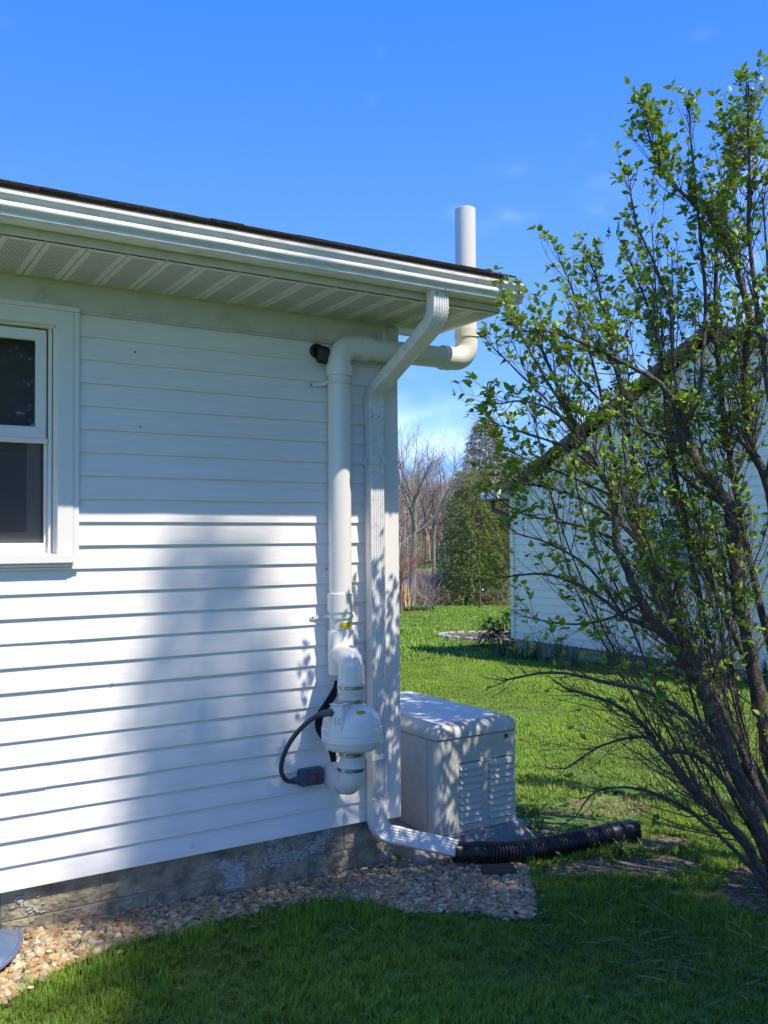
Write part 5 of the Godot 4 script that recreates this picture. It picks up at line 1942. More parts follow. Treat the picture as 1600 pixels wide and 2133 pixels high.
func lilac() -> void:
	var t := thing("lilac_bush", at(1680, 1960, 4.15), "tall lilac bush with many leaning brown stems and young green leaves", "bush")
	t.position.y = 0.0
	# stems traced as [x, y, depth] from the ground up; radius at foot and tip
	var S := [
		[[[1668, 1985, 4.12], [1600, 1847, 4.08], [1550, 1753, 4.05], [1498, 1701, 4.02], [1462, 1667, 4.0], [1413, 1609, 3.98], [1372, 1558, 3.96], [1330, 1500, 3.94], [1270, 1462, 3.92], [1200, 1440, 3.9]], 0.034, 0.006, 0.35],
		[[[1690, 1960, 4.3], [1600, 1768, 4.25], [1535, 1609, 4.2], [1492, 1509, 4.18], [1462, 1427, 4.15], [1431, 1381, 4.13], [1389, 1323, 4.1], [1364, 1299, 4.1], [1337, 1256, 4.1], [1308, 1190, 4.1], [1285, 1125, 4.1], [1280, 1035, 4.1], [1252, 984, 4.1], [1226, 945, 4.1], [1195, 880, 4.08], [1160, 800, 4.05], [1130, 730, 4.05]], 0.050, 0.007, 0.9],
		[[[1389, 1323, 4.1], [1331, 1296, 4.05], [1300, 1286, 4.0], [1267, 1256, 3.98], [1200, 1215, 3.95], [1130, 1195, 3.92], [1065, 1200, 3.9]], 0.018, 0.004, 0.9],
		[[[1720, 1960, 4.4], [1640, 1700, 4.4], [1600, 1560, 4.4], [1570, 1400, 4.4], [1555, 1311, 4.4], [1538, 1249, 4.4], [1525, 1113, 4.4], [1520, 1056, 4.4], [1491, 1017, 4.4], [1453, 971, 4.38], [1427, 919, 4.36], [1422, 886, 4.35]], 0.046, 0.030, 0.7],
		[[[1422, 886, 4.35], [1391, 816, 4.3], [1355, 785, 4.28], [1316, 764, 4.25], [1260, 735, 4.2], [1200, 708, 4.15], [1140, 690, 4.12], [1085, 690, 4.1]], 0.020, 0.004, 1.0],
		[[[1422, 886, 4.35], [1410, 800, 4.36], [1401, 726, 4.38], [1395, 640, 4.4], [1360, 540, 4.4], [1328, 470, 4.4], [1314, 400, 4.4]], 0.017, 0.004, 1.0],
		[[[1422, 886, 4.35], [1448, 850, 4.4], [1462, 780, 4.45], [1470, 650, 4.5], [1462, 520, 4.5], [1450, 400, 4.5], [1440, 300, 4.5], [1437, 245, 4.5]], 0.018, 0.004, 1.0],
		[[[1700, 1750, 4.5], [1660, 1400, 4.55], [1625, 1150, 4.6], [1597, 996, 4.6], [1569, 945, 4.6], [1558, 880, 4.6], [1552, 780, 4.58], [1561, 666, 4.55], [1543, 588, 4.52], [1522, 524, 4.5], [1484, 454, 4.48], [1445, 423, 4.46], [1396, 377, 4.44], [1372, 345, 4.42], [1358, 300, 4.4], [1348, 265, 4.4]], 0.038, 0.004, 1.0],
		[[[1640, 1000, 4.3], [1600, 800, 4.3], [1575, 620, 4.3], [1560, 480, 4.3], [1562, 360, 4.3], [1560, 280, 4.3], [1559, 210, 4.3]], 0.022, 0.004, 1.0],
		[[[1660, 1850, 3.95], [1600, 1700, 3.9], [1500, 1560, 3.85], [1420, 1480, 3.82], [1345, 1440, 3.8], [1260, 1420, 3.78], [1150, 1400, 3.75], [1060, 1415, 3.72]], 0.022, 0.004, 0.55],
		[[[1665, 1900, 4.0], [1560, 1690, 3.95], [1450, 1575, 3.92], [1377, 1567, 3.9], [1352, 1536, 3.9], [1291, 1541, 3.88], [1240, 1560, 3.86], [1180, 1600, 3.84]], 0.018, 0.003, 0.25],
		[[[1690, 1900, 4.6], [1600, 1650, 4.7], [1500, 1480, 4.8], [1420, 1330, 4.85], [1360, 1220, 4.9], [1330, 1100, 4.9], [1320, 960, 4.9], [1290, 800, 4.9], [1262, 660, 4.85], [1240, 570, 4.8]], 0.035, 0.005, 0.9],
		[[[1700, 1850, 4.9], [1600, 1500, 5.0], [1500, 1250, 5.05], [1440, 1120, 5.05], [1400, 950, 5.05], [1380, 760, 5.0], [1350, 640, 5.0], [1315, 550, 5.0]], 0.034, 0.005, 0.9],
		[[[1670, 1900, 4.2], [1570, 1620, 4.3], [1480, 1430, 4.35], [1400, 1250, 4.4], [1330, 1130, 4.4], [1250, 1060, 4.4], [1160, 1020, 4.35], [1080, 1005, 4.3]], 0.026, 0.004, 0.9],
		[[[1690, 1800, 4.7], [1640, 1500, 4.8], [1580, 1250, 4.8], [1530, 1000, 4.8], [1500, 800, 4.8], [1490, 620, 4.8], [1500, 450, 4.75], [1525, 370, 4.7], [1560, 320, 4.7]], 0.032, 0.005, 0.9],
		[[[1660, 1920, 4.05], [1540, 1780, 4.0], [1450, 1700, 3.98], [1370, 1655, 3.96], [1300, 1640, 3.95], [1240, 1650, 3.94], [1200, 1700, 3.93]], 0.014, 0.003, 0.15],
		[[[1280, 1035, 4.1], [1240, 960, 4.0], [1180, 880, 3.95], [1130, 845, 3.9], [1080, 835, 3.88], [1050, 840, 3.86]], 0.012, 0.003, 1.0],
		[[[1285, 1125, 4.1], [1230, 1100, 4.05], [1160, 1085, 4.0], [1090, 1070, 3.95], [1040, 1040, 3.92]], 0.011, 0.003, 0.9],
		[[[1330, 1130, 4.4], [1290, 1000, 4.45], [1260, 850, 4.5], [1220, 700, 4.5], [1195, 610, 4.45], [1170, 550, 4.4]], 0.016, 0.003, 1.0],
		[[[1597, 996, 4.6], [1620, 850, 4.4], [1610, 700, 4.3], [1600, 560, 4.25], [1590, 420, 4.2]], 0.014, 0.004, 1.0],
		[[[1300, 1286, 4.0], [1230, 1185, 3.95], [1150, 1135, 3.9], [1080, 1112, 3.88]], 0.010, 0.003, 1.0],
		[[[1280, 1035, 4.1], [1205, 1000, 4.15], [1120, 965, 4.2], [1050, 935, 4.2]], 0.010, 0.003, 1.0],
		[[[1252, 984, 4.1], [1185, 935, 4.0], [1105, 905, 3.95], [1040, 885, 3.9]], 0.010, 0.003, 1.0],
		[[[1337, 1256, 4.1], [1265, 1290, 4.1], [1180, 1300, 4.1], [1100, 1285, 4.1]], 0.010, 0.003, 0.8],
		[[[1226, 945, 4.1], [1155, 850, 4.15], [1090, 785, 4.2], [1040, 735, 4.2]], 0.010, 0.003, 1.0],
		[[[1195, 880, 4.08], [1135, 785, 4.05], [1100, 725, 4.0], [1070, 670, 4.0]], 0.010, 0.003, 1.0],
		[[[1427, 919, 4.36], [1350, 900, 4.3], [1270, 850, 4.3], [1200, 780, 4.3], [1160, 720, 4.3]], 0.012, 0.003, 1.0],
		[[[1520, 1056, 4.4], [1440, 1010, 4.5], [1370, 930, 4.6], [1300, 830, 4.6], [1270, 720, 4.6]], 0.014, 0.003, 0.9],
		# stems beyond the edge of the picture
		[[[1760, 1950, 4.4], [1800, 1600, 4.4], [1830, 1200, 4.4], [1800, 800, 4.4], [1760, 450, 4.4]], 0.045, 0.006, 0.9],
		[[[1790, 1950, 4.2], [1900, 1600, 4.1], [2000, 1200, 4.0], [2080, 800, 4.0], [2100, 500, 4.0]], 0.045, 0.006, 0.9],
		[[[1800, 1900, 4.7], [1900, 1500, 4.9], [1950, 1100, 5.0], [1950, 700, 5.0], [1900, 350, 5.0]], 0.045, 0.006, 0.9],
		[[[1760, 1900, 4.8], [1770, 1500, 5.1], [1730, 1100, 5.3], [1690, 800, 5.4], [1660, 500, 5.4]], 0.04, 0.006, 0.9]]
	# many thinner canes fanning up from the same foot
	for i in 11:
		var u := rng.randf()
		var tx: float = lerp(1085.0, 1480.0, u) + rng.randf_range(-20, 20)
		var crown: float = lerp(740.0, 215.0, pow(clampf((tx - 1085.0) / 480.0, 0.0, 1.0), 0.85))
		var ty: float = crown + absf(rng.randfn()) * 210.0 + 30.0
		var dp := rng.randf_range(4.0, 5.1)
		var bx := rng.randf_range(1650, 1715)
		var p := []
		for k in 8:
			var v := k / 7.0
			var e: float = pow(v, 1.25)
			p.append([lerp(bx, tx, 1.0 - pow(1.0 - v, 1.5)) + rng.randf_range(-14, 14), lerp(1930.0, ty, pow(v, 1.08)) + rng.randf_range(-8, 8), lerp(4.3, dp, e)])
		S.append([p, rng.randf_range(0.009, 0.017), 0.003, 0.55])
	var twigs := MB.new()
	for q in S:
		var pts := []
		for p in q[0]: pts.append(at(p[0], p[1], p[2]))
		var path := smooth(pts, 4)
		var rad := []
		for k in path.size():
			var u := float(k) / (path.size() - 1)
			rad.append(lerp(q[1] * 0.8, q[2], pow(u, 0.8)) * (1.0 + 0.10 * sin(k * 2.1 + q[1] * 900.0)))
			if k > 0 and k < path.size() - 1: path[k] += rand_dir() * rad[k] * 0.25
		if path[0].y < 0.15: path[0].y = -0.05
		var b := MB.new()
		b.tube(path, rad, 10, true)
		part(b, "stem", M.bark, t)
		# shoots along the stem
		var total := 0.0
		for k in path.size() - 1: total += path[k].distance_to(path[k + 1])
		var off_frame: bool = q[0][0][0] > 1755
		var m := int(total * (18.0 if off_frame else (30.0 if q[1] > 0.0195 else 13.0)))
		for i in m:
			var u := rng.randf_range(0.22, 1.0)
			var k := mini(int(u * (path.size() - 1)), path.size() - 2)
			var p: Vector3 = path[k]
			var d: Vector3 = (path[k + 1] - path[k]).normalized()
			var sd := (d * 0.75 + rand_dir() * 0.75 + Vector3(0, 0.30, 0) - RGT * 0.12).normalized()
			if p.y < 1.1: sd = (d * 0.9 + rand_dir() * 0.7 - RGT * 0.30 + Vector3(0, 0.05, 0)).normalized()
			var ln := rng.randf_range(0.22, 0.68) * (1.1 - 0.72 * u)
			if p.y < 1.15 and rng.randf() < 0.15: continue
			shoot(twigs, p, sd, ln, clampf(rad[k] * 0.3, 0.0019, 0.0042), 0, q[3])
		var dd: Vector3 = (path[-1] - path[-2]).normalized()
		for i in 4: shoot(twigs, path[-1], (dd + rand_dir() * 0.45).normalized(), rng.randf_range(0.07, 0.16), q[2] * 0.7, 0, q[3])
	part(twigs, "twigs", M.twig, t)
	var lm := []
	for k in 5: lm.append(leaf_mesh(70 + k))
	# leaves: the largest ones in view as pieces of their own, the rest joined
	var order := []
	for xf in leaf_xf:
		var v: Vector3 = xf.origin - CAM
		var s := v.dot(FWD)
		var inside: bool = abs(v.dot(RGT) / s) < 0.42 and abs(v.dot(UPW) / s) < 0.56
		order.append([(xf.basis.z.length() / s) if inside else 0.0, xf])
	order.sort_custom(func(a, c): return a[0] > c[0])
	var lg := []
	for k in 5:
		for j in 4:
			var g := 0.75 + 0.17 * j
			lg.append(leaf_mesh(70 + k, Color(0.215 * g + 0.008 * j, 0.350 * g, 0.034 * g)))
	var xs := [[], [], [], [], []]
	var cs := [[], [], [], [], []]
	for k in order.size():
		var xf: Transform3D = order[k][1]
		var kd := rng.randi() % 5
		if k < 300:
			var o := put(lg[kd * 4 + rng.randi() % 4], "leaf", t)
			o.transform = xf
			o.position -= t.position
		else:
			xs[kd].append(Transform3D(xf.basis, xf.origin - t.position))
			var g := rng.randf_range(0.7, 1.35)
			cs[kd].append(Color(0.205 * g + rng.randf() * 0.07, 0.350 * g, 0.034 * g))
	for k in 5: many(lm[k], xs[k], cs[k], "foliage", t)
	# last year's dry flower heads at some tips
	for q in [[1437, 222, 4.5, 1.0], [1560, 190, 4.3, 0.9], [1398, 600, 4.4, 0.6], [1360, 400, 4.4, 0.5], [1290, 470, 4.9, 0.6], [1268, 480, 4.8, 0.5]]:
		var b := MB.new()
		var c := at(q[0], q[1], q[2])
		b.tube([c - Vector3(0, 0.09 * q[3], 0), c + Vector3(0, 0.05 * q[3], 0)], [0.002, 0.001], 5)
		for k in int(26 * q[3]):
			var u := rng.randf()
			var d := Vector3(rng.randfn(), rng.randf_range(-0.2, 0.6), rng.randfn()).normalized()
			var p := c + Vector3(0, lerp(-0.075, 0.035, u) * q[3], 0)
			var e: Vector3 = p + d * lerp(0.026, 0.008, u) * q[3]
			b.tube([p, e], [0.0012, 0.0008], 3, false)
			b.ball(e, Vector3(0.0032, 0.006, 0.0032), 5, 4)
		part(b, "dry_flower_head", mat(lin(0.030, 0.020, 0.016), 0.9), t)

# ------------------------------------------------------------------ trees and plants of the yards
# A bare tree: recursive limbs in one mesh, fine twigs in another.
func limb(b: MB, tw: MB, p0: Vector3, d0: Vector3, length: float, r0: float, level: int, top: int, r: RandomNumberGenerator, lift: float) -> void:
	var segs := 5
	var pts := [p0]
	var rad := [r0]
	var d := d0.normalized()
	for k in segs:
		d = (d + Vector3(r.randfn(), r.randfn(), r.randfn()) * (0.05 if level == 0 else 0.16) + Vector3(0, lift, 0)).normalized()
		pts.append(pts[-1] + d * (length / segs))
		rad.append(lerp(r0, r0 * 0.45, (k + 1.0) / segs))
	var dst := b if level < top - 1 else tw
	dst.tube(pts, rad, [9, 7, 5, 4, 3, 3][level], false)
	if level >= top: return
	var m: int = [7, 6, 6, 5, 4][mini(level, 4)]
	for i in m:
		var u := r.randf_range(0.35 if level == 0 else 0.15, 1.0)
		if i == 0: u = 1.0
		var k := mini(int(u * segs), segs - 1)
		var p: Vector3 = pts[k].lerp(pts[k + 1], u * segs - k)
		var dd: Vector3 = (pts[k + 1] - pts[k]).normalized()
		var o := Vector3(r.randfn(), r.randfn() * 0.6, r.randfn())
		o = (o - dd * o.dot(dd)).normalized()
		var a := r.randf_range(0.35, 0.95)
		var nd := (dd * cos(a) + o * sin(a)).normalized()
		limb(b, tw, p, nd, length * r.randf_range(0.45, 0.75) * (1.05 - 0.25 * u), rad[k] * r.randf_range(0.45, 0.65), level + 1, top, r, lift)

func bare_tree(called: String, foot: Vector3, h: float, r0: float, sd: int, top: int, bark: Material, twig: Material, label: String, lift := 0.05, lean := Vector3.ZERO, group := "") -> Node3D:
	var r := RandomNumberGenerator.new()
	r.seed = sd
	var t := thing(called, foot, label, "tree", group)
	var b := MB.new()
	var tw := MB.new()
	limb(b, tw, foot - Vector3(0, 0.1, 0), (Vector3.UP + lean).normalized(), h * 0.42, r0, 0, top, r, lift)
	part(b, "trunk", bark, t)
	part(tw, "crown", twig, t)
	return t

func spray_mesh(sd: int, n: int, droop: float, wid: float) -> ArrayMesh:     # flat fan of scale-leaved twigs
	var r := RandomNumberGenerator.new()
	r.seed = sd
	var b := MB.new()
	for k in n:
		var u := r.randf()
		var p := Vector3(r.randfn() * 0.05, -droop * u * u, u)
		var d := Vector3(r.randf_range(-1, 1), r.randf_range(-0.5, 0.5) - droop * 0.3, r.randf_range(0.2, 1.0)).normalized()
		var l := r.randf_range(0.14, 0.34)
		var s := d.cross(Vector3(r.randfn(), 1.0, r.randfn())).normalized() * wid * r.randf_range(0.6, 1.2)
		var nn := s.cross(d).normalized()
		if nn.y < 0: nn = -nn
		var a := b.vert(p - s * 0.4, nn)
		var c := b.vert(p + s * 0.4, nn)
		var m1 := b.vert(p + d * l * 0.55 + s, nn)
		var m2 := b.vert(p + d * l * 0.55 - s, nn)
		var e := b.vert(p + d * l, nn)
		b.quad(a, c, m1, m2)
		b.tri(m2, m1, e)
	return b.mesh(M.leaf)

# Conifer: tapered trunk and whorls of sprays filling a pointed crown.
func conifer(called: String, foot: Vector3, h: float, w: float, low: float, n: int, sd: int, size: float, col: Color, label: String, shape := 0.8, group := "", droop := 0.5) -> Node3D:
	var r := RandomNumberGenerator.new()
	r.seed = sd
	var t := thing(called, foot, label, "tree", group)
	var b := MB.new()
	b.tube([foot - Vector3(0, 0.2, 0), foot + Vector3(0, h * 0.5, 0), foot + Vector3(0, h * 0.98, 0)], [h * 0.018, h * 0.011, 0.01], 9)
	var f := noise(sd, 0.9, 2)
	var boughs := int(h * 9)
	for k in boughs:
		var u := r.randf()
		var y: float = lerp(low, h * 0.97, u)
		var az := r.randf() * TAU
		var reach: float = w * pow(1.0 - u, shape) * r.randf_range(0.55, 0.95)
		var p := foot + Vector3(0, y, 0)
		var d := Vector3(cos(az), -0.12 * droop, sin(az))
		b.tube([p, p + d * reach * 0.6, p + d * reach + Vector3(0, 0.08 * reach, 0)], [0.012 + 0.02 * (1.0 - u), 0.01, 0.004], 4, false)
	part(b, "trunk", M.grey_bark, t)
	var kinds := [spray_mesh(sd + 1, 26, droop, 0.045), spray_mesh(sd + 2, 26, droop, 0.05)]
	var xs := [[], []]
	var cs := [[], []]
	for k in n:
		var u := pow(r.randf(), 1.35)
		var y: float = lerp(low, h, u)
		var az := r.randf() * TAU
		var edge: float = w * pow(1.0 - u * 0.985, shape) * (1.0 + 0.30 * f.get_noise_3d(cos(az) * 2.0, y * 0.9, sin(az) * 2.0))
		var rr := edge * pow(r.randf(), 0.45)
		if f.get_noise_3d(cos(az) * rr * 1.6 + 7.0, y * 1.6, sin(az) * rr * 1.6) < -0.22: continue
		var p := Vector3(cos(az) * rr, y - 0.10 * rr * droop, sin(az) * rr)
		var out := (Vector3(cos(az), r.randf_range(-0.3, 0.35), sin(az)) + Vector3(r.randfn(), r.randfn(), r.randfn()) * 0.3).normalized()
		var x := Vector3.UP.cross(out).normalized()
		var yy := out.cross(x)
		var s := size * r.randf_range(0.6, 1.25) * clampf(edge / (size * 1.6), 0.22, 1.0)
		var kd := r.randi() % 2
		xs[kd].append(Transform3D(Basis(x * s, yy * s, out * s), p))
		var g := r.randf_range(0.6, 1.4)
		cs[kd].append(Color(col.r * g, col.g * g, col.b * g))
	for k in 2: many(kinds[k], xs[k], cs[k], "crown", t)
	return t

func blade_clump(n: int, hgt: float, wid: float, arch: float, sd: int, m: Material) -> ArrayMesh:
	var r := RandomNumberGenerator.new()
	r.seed = sd
	var b := MB.new()
	for k in n:
		var yaw := r.randf() * TAU
		var out := Vector3(cos(yaw), 0, sin(yaw))
		var side := Vector3(-out.z, 0, out.x)
		var root := Vector3(r.randfn(), 0, r.randfn()) * hgt * 0.16
		var h := hgt * r.randf_range(0.6, 1.15)
		var lean := arch * r.randf_range(0.3, 1.2)
		var g := r.randf_range(0.75, 1.3)
		b.tint = Color(g, g, g)
		var prev := []
		for s in 6:
			var u := s / 5.0
			var p := root + out * (h * lean * u * u) + Vector3.UP * (h * (u - 0.45 * lean * u * u * u))
			var ww := wid * (1.0 - pow(u, 2.2)) * 0.5 + 0.0004
			var nn := (-out + Vector3.UP * (0.5 + lean * u)).normalized()
			var cur := [b.vert(p - side * ww, nn), b.vert(p + side * ww, nn)]
			if s > 0: b.quad(prev[0], cur[0], cur[1], prev[1])
			prev = cur
	return b.mesh(m, true)

func on_ground(px: float, py: float, depth: float) -> Vector3:
	var p := at(px, py, depth)
	p.y = ground(p.x, p.z)
	return p

func yard_plants() -> void:
	# strap-leaved plants along the neighbour's foundation
	var gm: StandardMaterial3D = M.blade.duplicate()
	gm.albedo_color = lin(0.075, 0.155, 0.050)
	var variants := [blade_clump(46, 0.46, 0.022, 0.55, 301, gm), blade_clump(38, 0.42, 0.024, 0.7, 302, gm), blade_clump(52, 0.50, 0.020, 0.5, 303, gm)]
	for k in 11:
		var z := -8.2 + k * 0.52 + rng.randf_range(-0.1, 0.1)
		var x := 10.0 - rng.randf_range(0.05, 0.55)
		var t := thing("iris_clump", Vector3(x, ground(x, z) - 0.01, z), "strappy green iris clump growing along the pale green house's foundation", "plant", "iris clumps by the foundation")
		t.rotation.y = rng.randf() * TAU
		put(variants[k % 3], "leaves", t)
	# mulched bed with a stone edge and a dark shrub by the far corner
	var b := MB.new()
	var c := Vector2(13.3, -12.4)
	var rr := Vector2(1.15, 1.7)
	var f := noise(51, 1.4, 3)
	for i in 7:
		for j in 30:
			var q := []
			for e in [[i, j], [i + 1, j], [i + 1, j + 1], [i, j + 1]]:
				var a: float = TAU * e[1] / 30.0
				var u: float = e[0] / 7.0
				var x := c.x + cos(a) * rr.x * u
				var z := c.y + sin(a) * rr.y * u
				q.append(Vector3(x, ground(x, z) + 0.02 + 0.09 * (1.0 - u * u) + 0.025 * f.get_noise_2d(x * 6.0, z * 6.0), z))
			b.flat(q, Vector3.UP)
	structure(b, "mulch_bed", M.mulch)
	var chip := MB.new()
	chip.box(Vector3.ZERO, Vector3(1.0, 0.16, 0.35), 0.03)
	var cx := []
	var cc := []
	for k in 1500:
		var a := rng.randf() * TAU
		var u := sqrt(rng.randf())
		var x := c.x + cos(a) * rr.x * u
		var z := c.y + sin(a) * rr.y * u
		var s := rng.randf_range(0.025, 0.06)
		cx.append(Transform3D(Basis(Vector3.UP, rng.randf() * TAU) * Basis(Vector3.RIGHT, rng.randf_range(-0.4, 0.4)) * Basis.from_scale(Vector3(s, s, s)), Vector3(x, ground(x, z) + 0.03 + 0.09 * (1.0 - u * u), z)))
		var g := rng.randf_range(0.5, 1.7)
		cc.append(Color(0.21 * g, 0.155 * g, 0.13 * g))
	tag(many(chip.mesh(M.stone), cx, cc, "mulch_chips", self), "brown bark chips spread over the bed by the far house corner", "mulch")
	for k in 30:
		var a := TAU * (k + rng.randf() * 0.3) / 30.0
		var x := c.x + cos(a) * rr.x * 1.04
		var z := c.y + sin(a) * rr.y * 1.04
		b = MB.new()
		b.box(Vector3.ZERO, Vector3(0.085, 0.10, 0.20), 0.02)
		var e := put(b.mesh(M.concrete), "edging_stone", self, Vector3(x, ground(x, z) + 0.03, z))
		e.rotation.y = -a + PI * 0.02
		tag(e, "grey edging stone curving round the mulched bed", "stone", "edging stones of the mulched bed")
	conifer("dark_shrub", Vector3(11.35, ground(11.35, -9.9) - 0.05, -9.9), 0.66, 0.48, 0.02, 620, 77, 0.16, Color(0.030, 0.062, 0.022), "low dark green rounded shrub at the pale house's far corner", 0.32)
	# small weeds in the gravel and at the soil
	var wm: StandardMaterial3D = M.blade.duplicate()
	wm.albedo_color = lin(0.10, 0.20, 0.03)
	for q in [[0.905, 0.195, 0.07, "lone green sprout in the gravel near the window well cover"], [3.30, 0.49, 0.09, "small weed sprouting beside the middle of the black hose"], [3.62, 0.56, 0.12, "leafy weed, the tallest on the bare soil by the hose end"], [3.74, 0.60, 0.10, "weed between the hose end and the lilac stems"], [3.50, 0.62, 0.08, "smallest weed on the bare soil by the hose"], [3.55, -0.02, 0.11, "weed on the soil beside the generator pad"], [3.86, 0.72, 0.09, "weed under the lilac bush beyond the hose end"]]:
		var t := thing("weed", Vector3(q[0], ground(q[0], q[1]) - 0.005, q[1]), q[3], "weed", "weeds by the hose and gravel")
		put(blade_clump(11, q[2], q[2] * 0.16, 0.9, int(q[0] * 1000), wm), "leaves", t)

func far_background() -> void:
	# the large bare tree on the far lawn, with straw and bulbs about its foot
	bare_tree("bare_tree", on_ground(857, 1265, 42.0), 12.6, 0.19, 5, 5, M.grey_bark, M.grey_twig, "large bare grey tree standing on the far lawn", 0.06, Vector3(0.04, 0, 0))
	bare_tree("red_twig_tree", on_ground(835, 1262, 39.0), 5.2, 0.07, 9, 5, M.red_twig, M.red_twig, "small bare tree with dense reddish twigs beside the grey tree", 0.05)
	bare_tree("bare_tree", on_ground(905, 1258, 60.0), 14.5, 0.16, 12, 5, M.grey_bark, M.grey_twig, "bare tree rising behind the red-twigged tree", 0.09)
	bare_tree("bare_tree", on_ground(1015, 1255, 66.0), 17.5, 0.17, 15, 5, M.grey_bark, M.grey_twig, "tall thin bare tree behind the two cedars", 0.11)
	bare_tree("bare_tree", on_ground(800, 1255, 58.0), 14.0, 0.15, 18, 5, M.grey_bark, M.grey_twig, "bare tree half hidden by the white house corner", 0.09)
	bare_tree("bare_tree", on_ground(1120, 1255, 60.0), 15.0, 0.16, 21, 5, M.grey_bark, M.grey_twig, "bare tree behind the pale house's eave", 0.09)
	conifer("cedar", on_ground(985, 1262, 51.0), 7.6, 2.15, 0.1, 9500, 31, 0.28, Color(0.21, 0.27, 0.06), "broad green cedar behind the mailbox", 0.33)
	conifer("cedar", on_ground(1015, 1262, 54.5), 11.0, 2.5, 0.4, 9500, 33, 0.30, Color(0.36, 0.31, 0.13), "tall brownish cedar behind the broad green one", 0.5)
	conifer("cedar", on_ground(1075, 1262, 52.0), 8.5, 1.7, 0.2, 4600, 35, 0.30, Color(0.27, 0.27, 0.09), "cedar half hidden by the pale house corner", 0.5)
	# ornamental grass and bulbs
	var t := thing("ornamental_grass", on_ground(838, 1268, 41.0), "tan dry ornamental grass clump beside the bare tree", "grass clump")
	put(blade_clump(320, 1.35, 0.03, 0.30, 401, M.straw), "stalks", t)
	var gm: StandardMaterial3D = M.blade.duplicate()
	gm.albedo_color = lin(0.15, 0.21, 0.07)
	var bm := blade_clump(40, 0.34, 0.045, 0.6, 402, gm)
	for k in 12:
		var o := thing("bulb_plant", on_ground(832 + 6.2 * k, 1272, 40.0 + (k % 3) * 0.7), "pale green strappy bulb plant at the bare tree's foot", "plant", "bulb plants under the bare tree")
		put(bm, "leaves", o)
		o.rotation.y = k * 1.3
	mailbox()
	# brush along the far edge of the lawn, and the woods on the rise behind
	var r := RandomNumberGenerator.new()
	r.seed = 88
	var kinds := []
	for k in 3:
		var b := MB.new()
		for i in 85:
			var p := Vector3(r.randfn() * 0.35, 0, r.randfn() * 0.35)
			var d := Vector3(r.randfn() * 0.5, 1.0, r.randfn() * 0.5).normalized()
			var pts := [p]
			for s in 3:
				d = (d + Vector3(r.randfn() * 0.28, 0.0, r.randfn() * 0.28)).normalized()
				pts.append(pts[-1] + d * r.randf_range(0.25, 0.55))
			b.tube(pts, [0.012, 0.009, 0.006, 0.003], 3, false)
		kinds.append(b.mesh(M.tan_twig))
	var xs := [[], [], []]
	for k in 1000:
		var p := on_ground(r.randf_range(300, 1700), 1255, r.randf_range(50.0, 66.0))
		var s := r.randf_range(0.7, 1.6)
		xs[k % 3].append(Transform3D(Basis(Vector3.UP, r.randf() * TAU) * Basis.from_scale(Vector3(s, s, s)), p))
	var root := thing("brush", Vector3.ZERO, "tangled bare tan brush along the far edge of the lawn", "brush")
	root.set_meta("kind", "stuff")
	for k in 3: many(kinds[k], xs[k], [], "thicket", root)
	var trees := []
	for k in 3:
		var tw := MB.new()
		var rr := RandomNumberGenerator.new()
		rr.seed = 500 + k
		limb(tw, tw, Vector3.ZERO, Vector3.UP, 5.0, 0.16, 0, 3, rr, 0.10)
		trees.append(tw.mesh(M.tan_twig if k < 2 else M.grey_twig))
	var ws := [[], [], []]
	for k in 2600:
		var p := on_ground(r.randf_range(100, 2000), 1200, r.randf_range(88.0, 235.0))
		var s := r.randf_range(0.8, 1.25)
		ws[k % 3].append(Transform3D(Basis(Vector3.UP, r.randf() * TAU) * Basis.from_scale(Vector3(s, s, s)), p))
	var wd := thing("far_woods", Vector3.ZERO, "brown leafless woods on the rise beyond the lawn", "woods")
	wd.set_meta("kind", "stuff")
	for k in 3: many(trees[k], ws[k], [], "trees", wd)

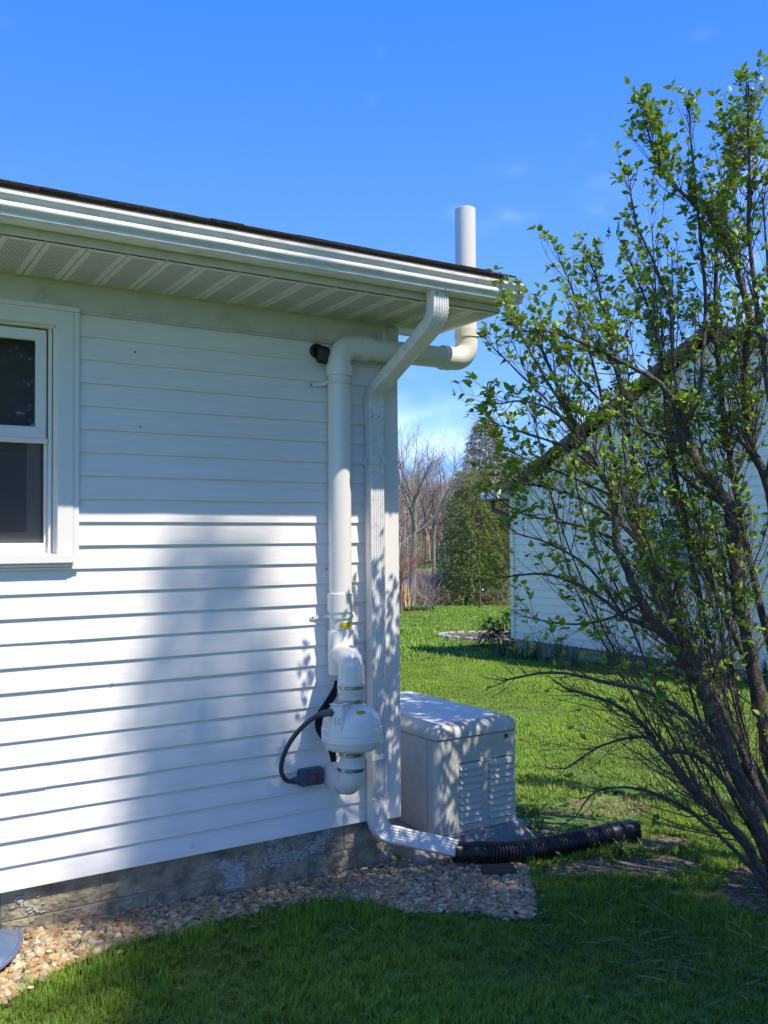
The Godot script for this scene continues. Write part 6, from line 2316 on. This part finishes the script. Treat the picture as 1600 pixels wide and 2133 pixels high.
func mailbox() -> void:
	var p := on_ground(1000, 1275, 44.5)
	var t := thing("mailbox", p, "dark mailbox on a brown wooden post at the far lawn edge", "mailbox")
	t.rotation.y = 0.25
	var b := MB.new()
	b.box(Vector3(0, 0.5, 0), Vector3(0.10, 1.25, 0.10), 0.01)
	put(b.mesh(M.brown_trim), "post", t)
	b = MB.new()
	b.box(Vector3(0.14, 0.80, 0), Vector3(0.55, 0.07, 0.09), 0.01)
	put(b.mesh(M.brown_trim), "arm", t)
	b = MB.new()
	var pr := []
	for k in 13:
		var a := PI * k / 12.0
		pr.append(Vector2(cos(a) * 0.085, 0.08 + sin(a) * 0.085))
	pr.append(Vector2(-0.085, 0.0))
	pr.append(Vector2(0.085, 0.0))
	b.sweep(pr, [Transform3D(Basis(Vector3.FORWARD, Vector3.UP, Vector3.RIGHT), Vector3(0.05, 0.84, 0.0)), Transform3D(Basis(Vector3.FORWARD, Vector3.UP, Vector3.RIGHT), Vector3(0.52, 0.84, 0.0))], true, true)
	put(b.mesh(M.black), "box", t)
	b = MB.new()
	b.box(Vector3(0.14, 0.92, 0.088), Vector3(0.12, 0.07, 0.006))
	put(b.mesh(M.paper), "number_plate", t)

# Tall spruces behind the photographer's right shoulder, whose shade lies over the near lawn and part of the wall.
func shade_trees() -> void:
	var c := Color(0.026, 0.052, 0.020)
	conifer("spruce", Vector3(5.08, -0.05, 9.0), 17.0, 2.1, 7.5, 2500, 601, 0.7, c, "tall spruce, nearer of two, whose shade falls on the siding", 1.0, "", 0.7)
	conifer("spruce", Vector3(6.05, -0.05, 11.0), 20.2, 2.1, 9.0, 3300, 607, 0.75, c, "tallest spruce, farther of two, whose shade falls on the siding", 1.0, "", 0.7)
	conifer("spruce", Vector3(6.7, -0.05, 9.6), 14.2, 2.5, 5.0, 4200, 613, 0.75, c, "broad spruce whose shade falls on the lawn by the bush", 0.9, "", 0.7)
	conifer("spruce", Vector3(4.3, -0.05, 7.0), 10.4, 1.9, 4.0, 3000, 619, 0.7, c, "shorter spruce whose shade falls on the near lawn", 0.85, "", 0.7)
	conifer("spruce", Vector3(2.4, -0.05, 17.0), 11.0, 2.2, 1.0, 2400, 625, 0.8, c, "spruce mirrored in the house window", 0.8, "", 0.7)
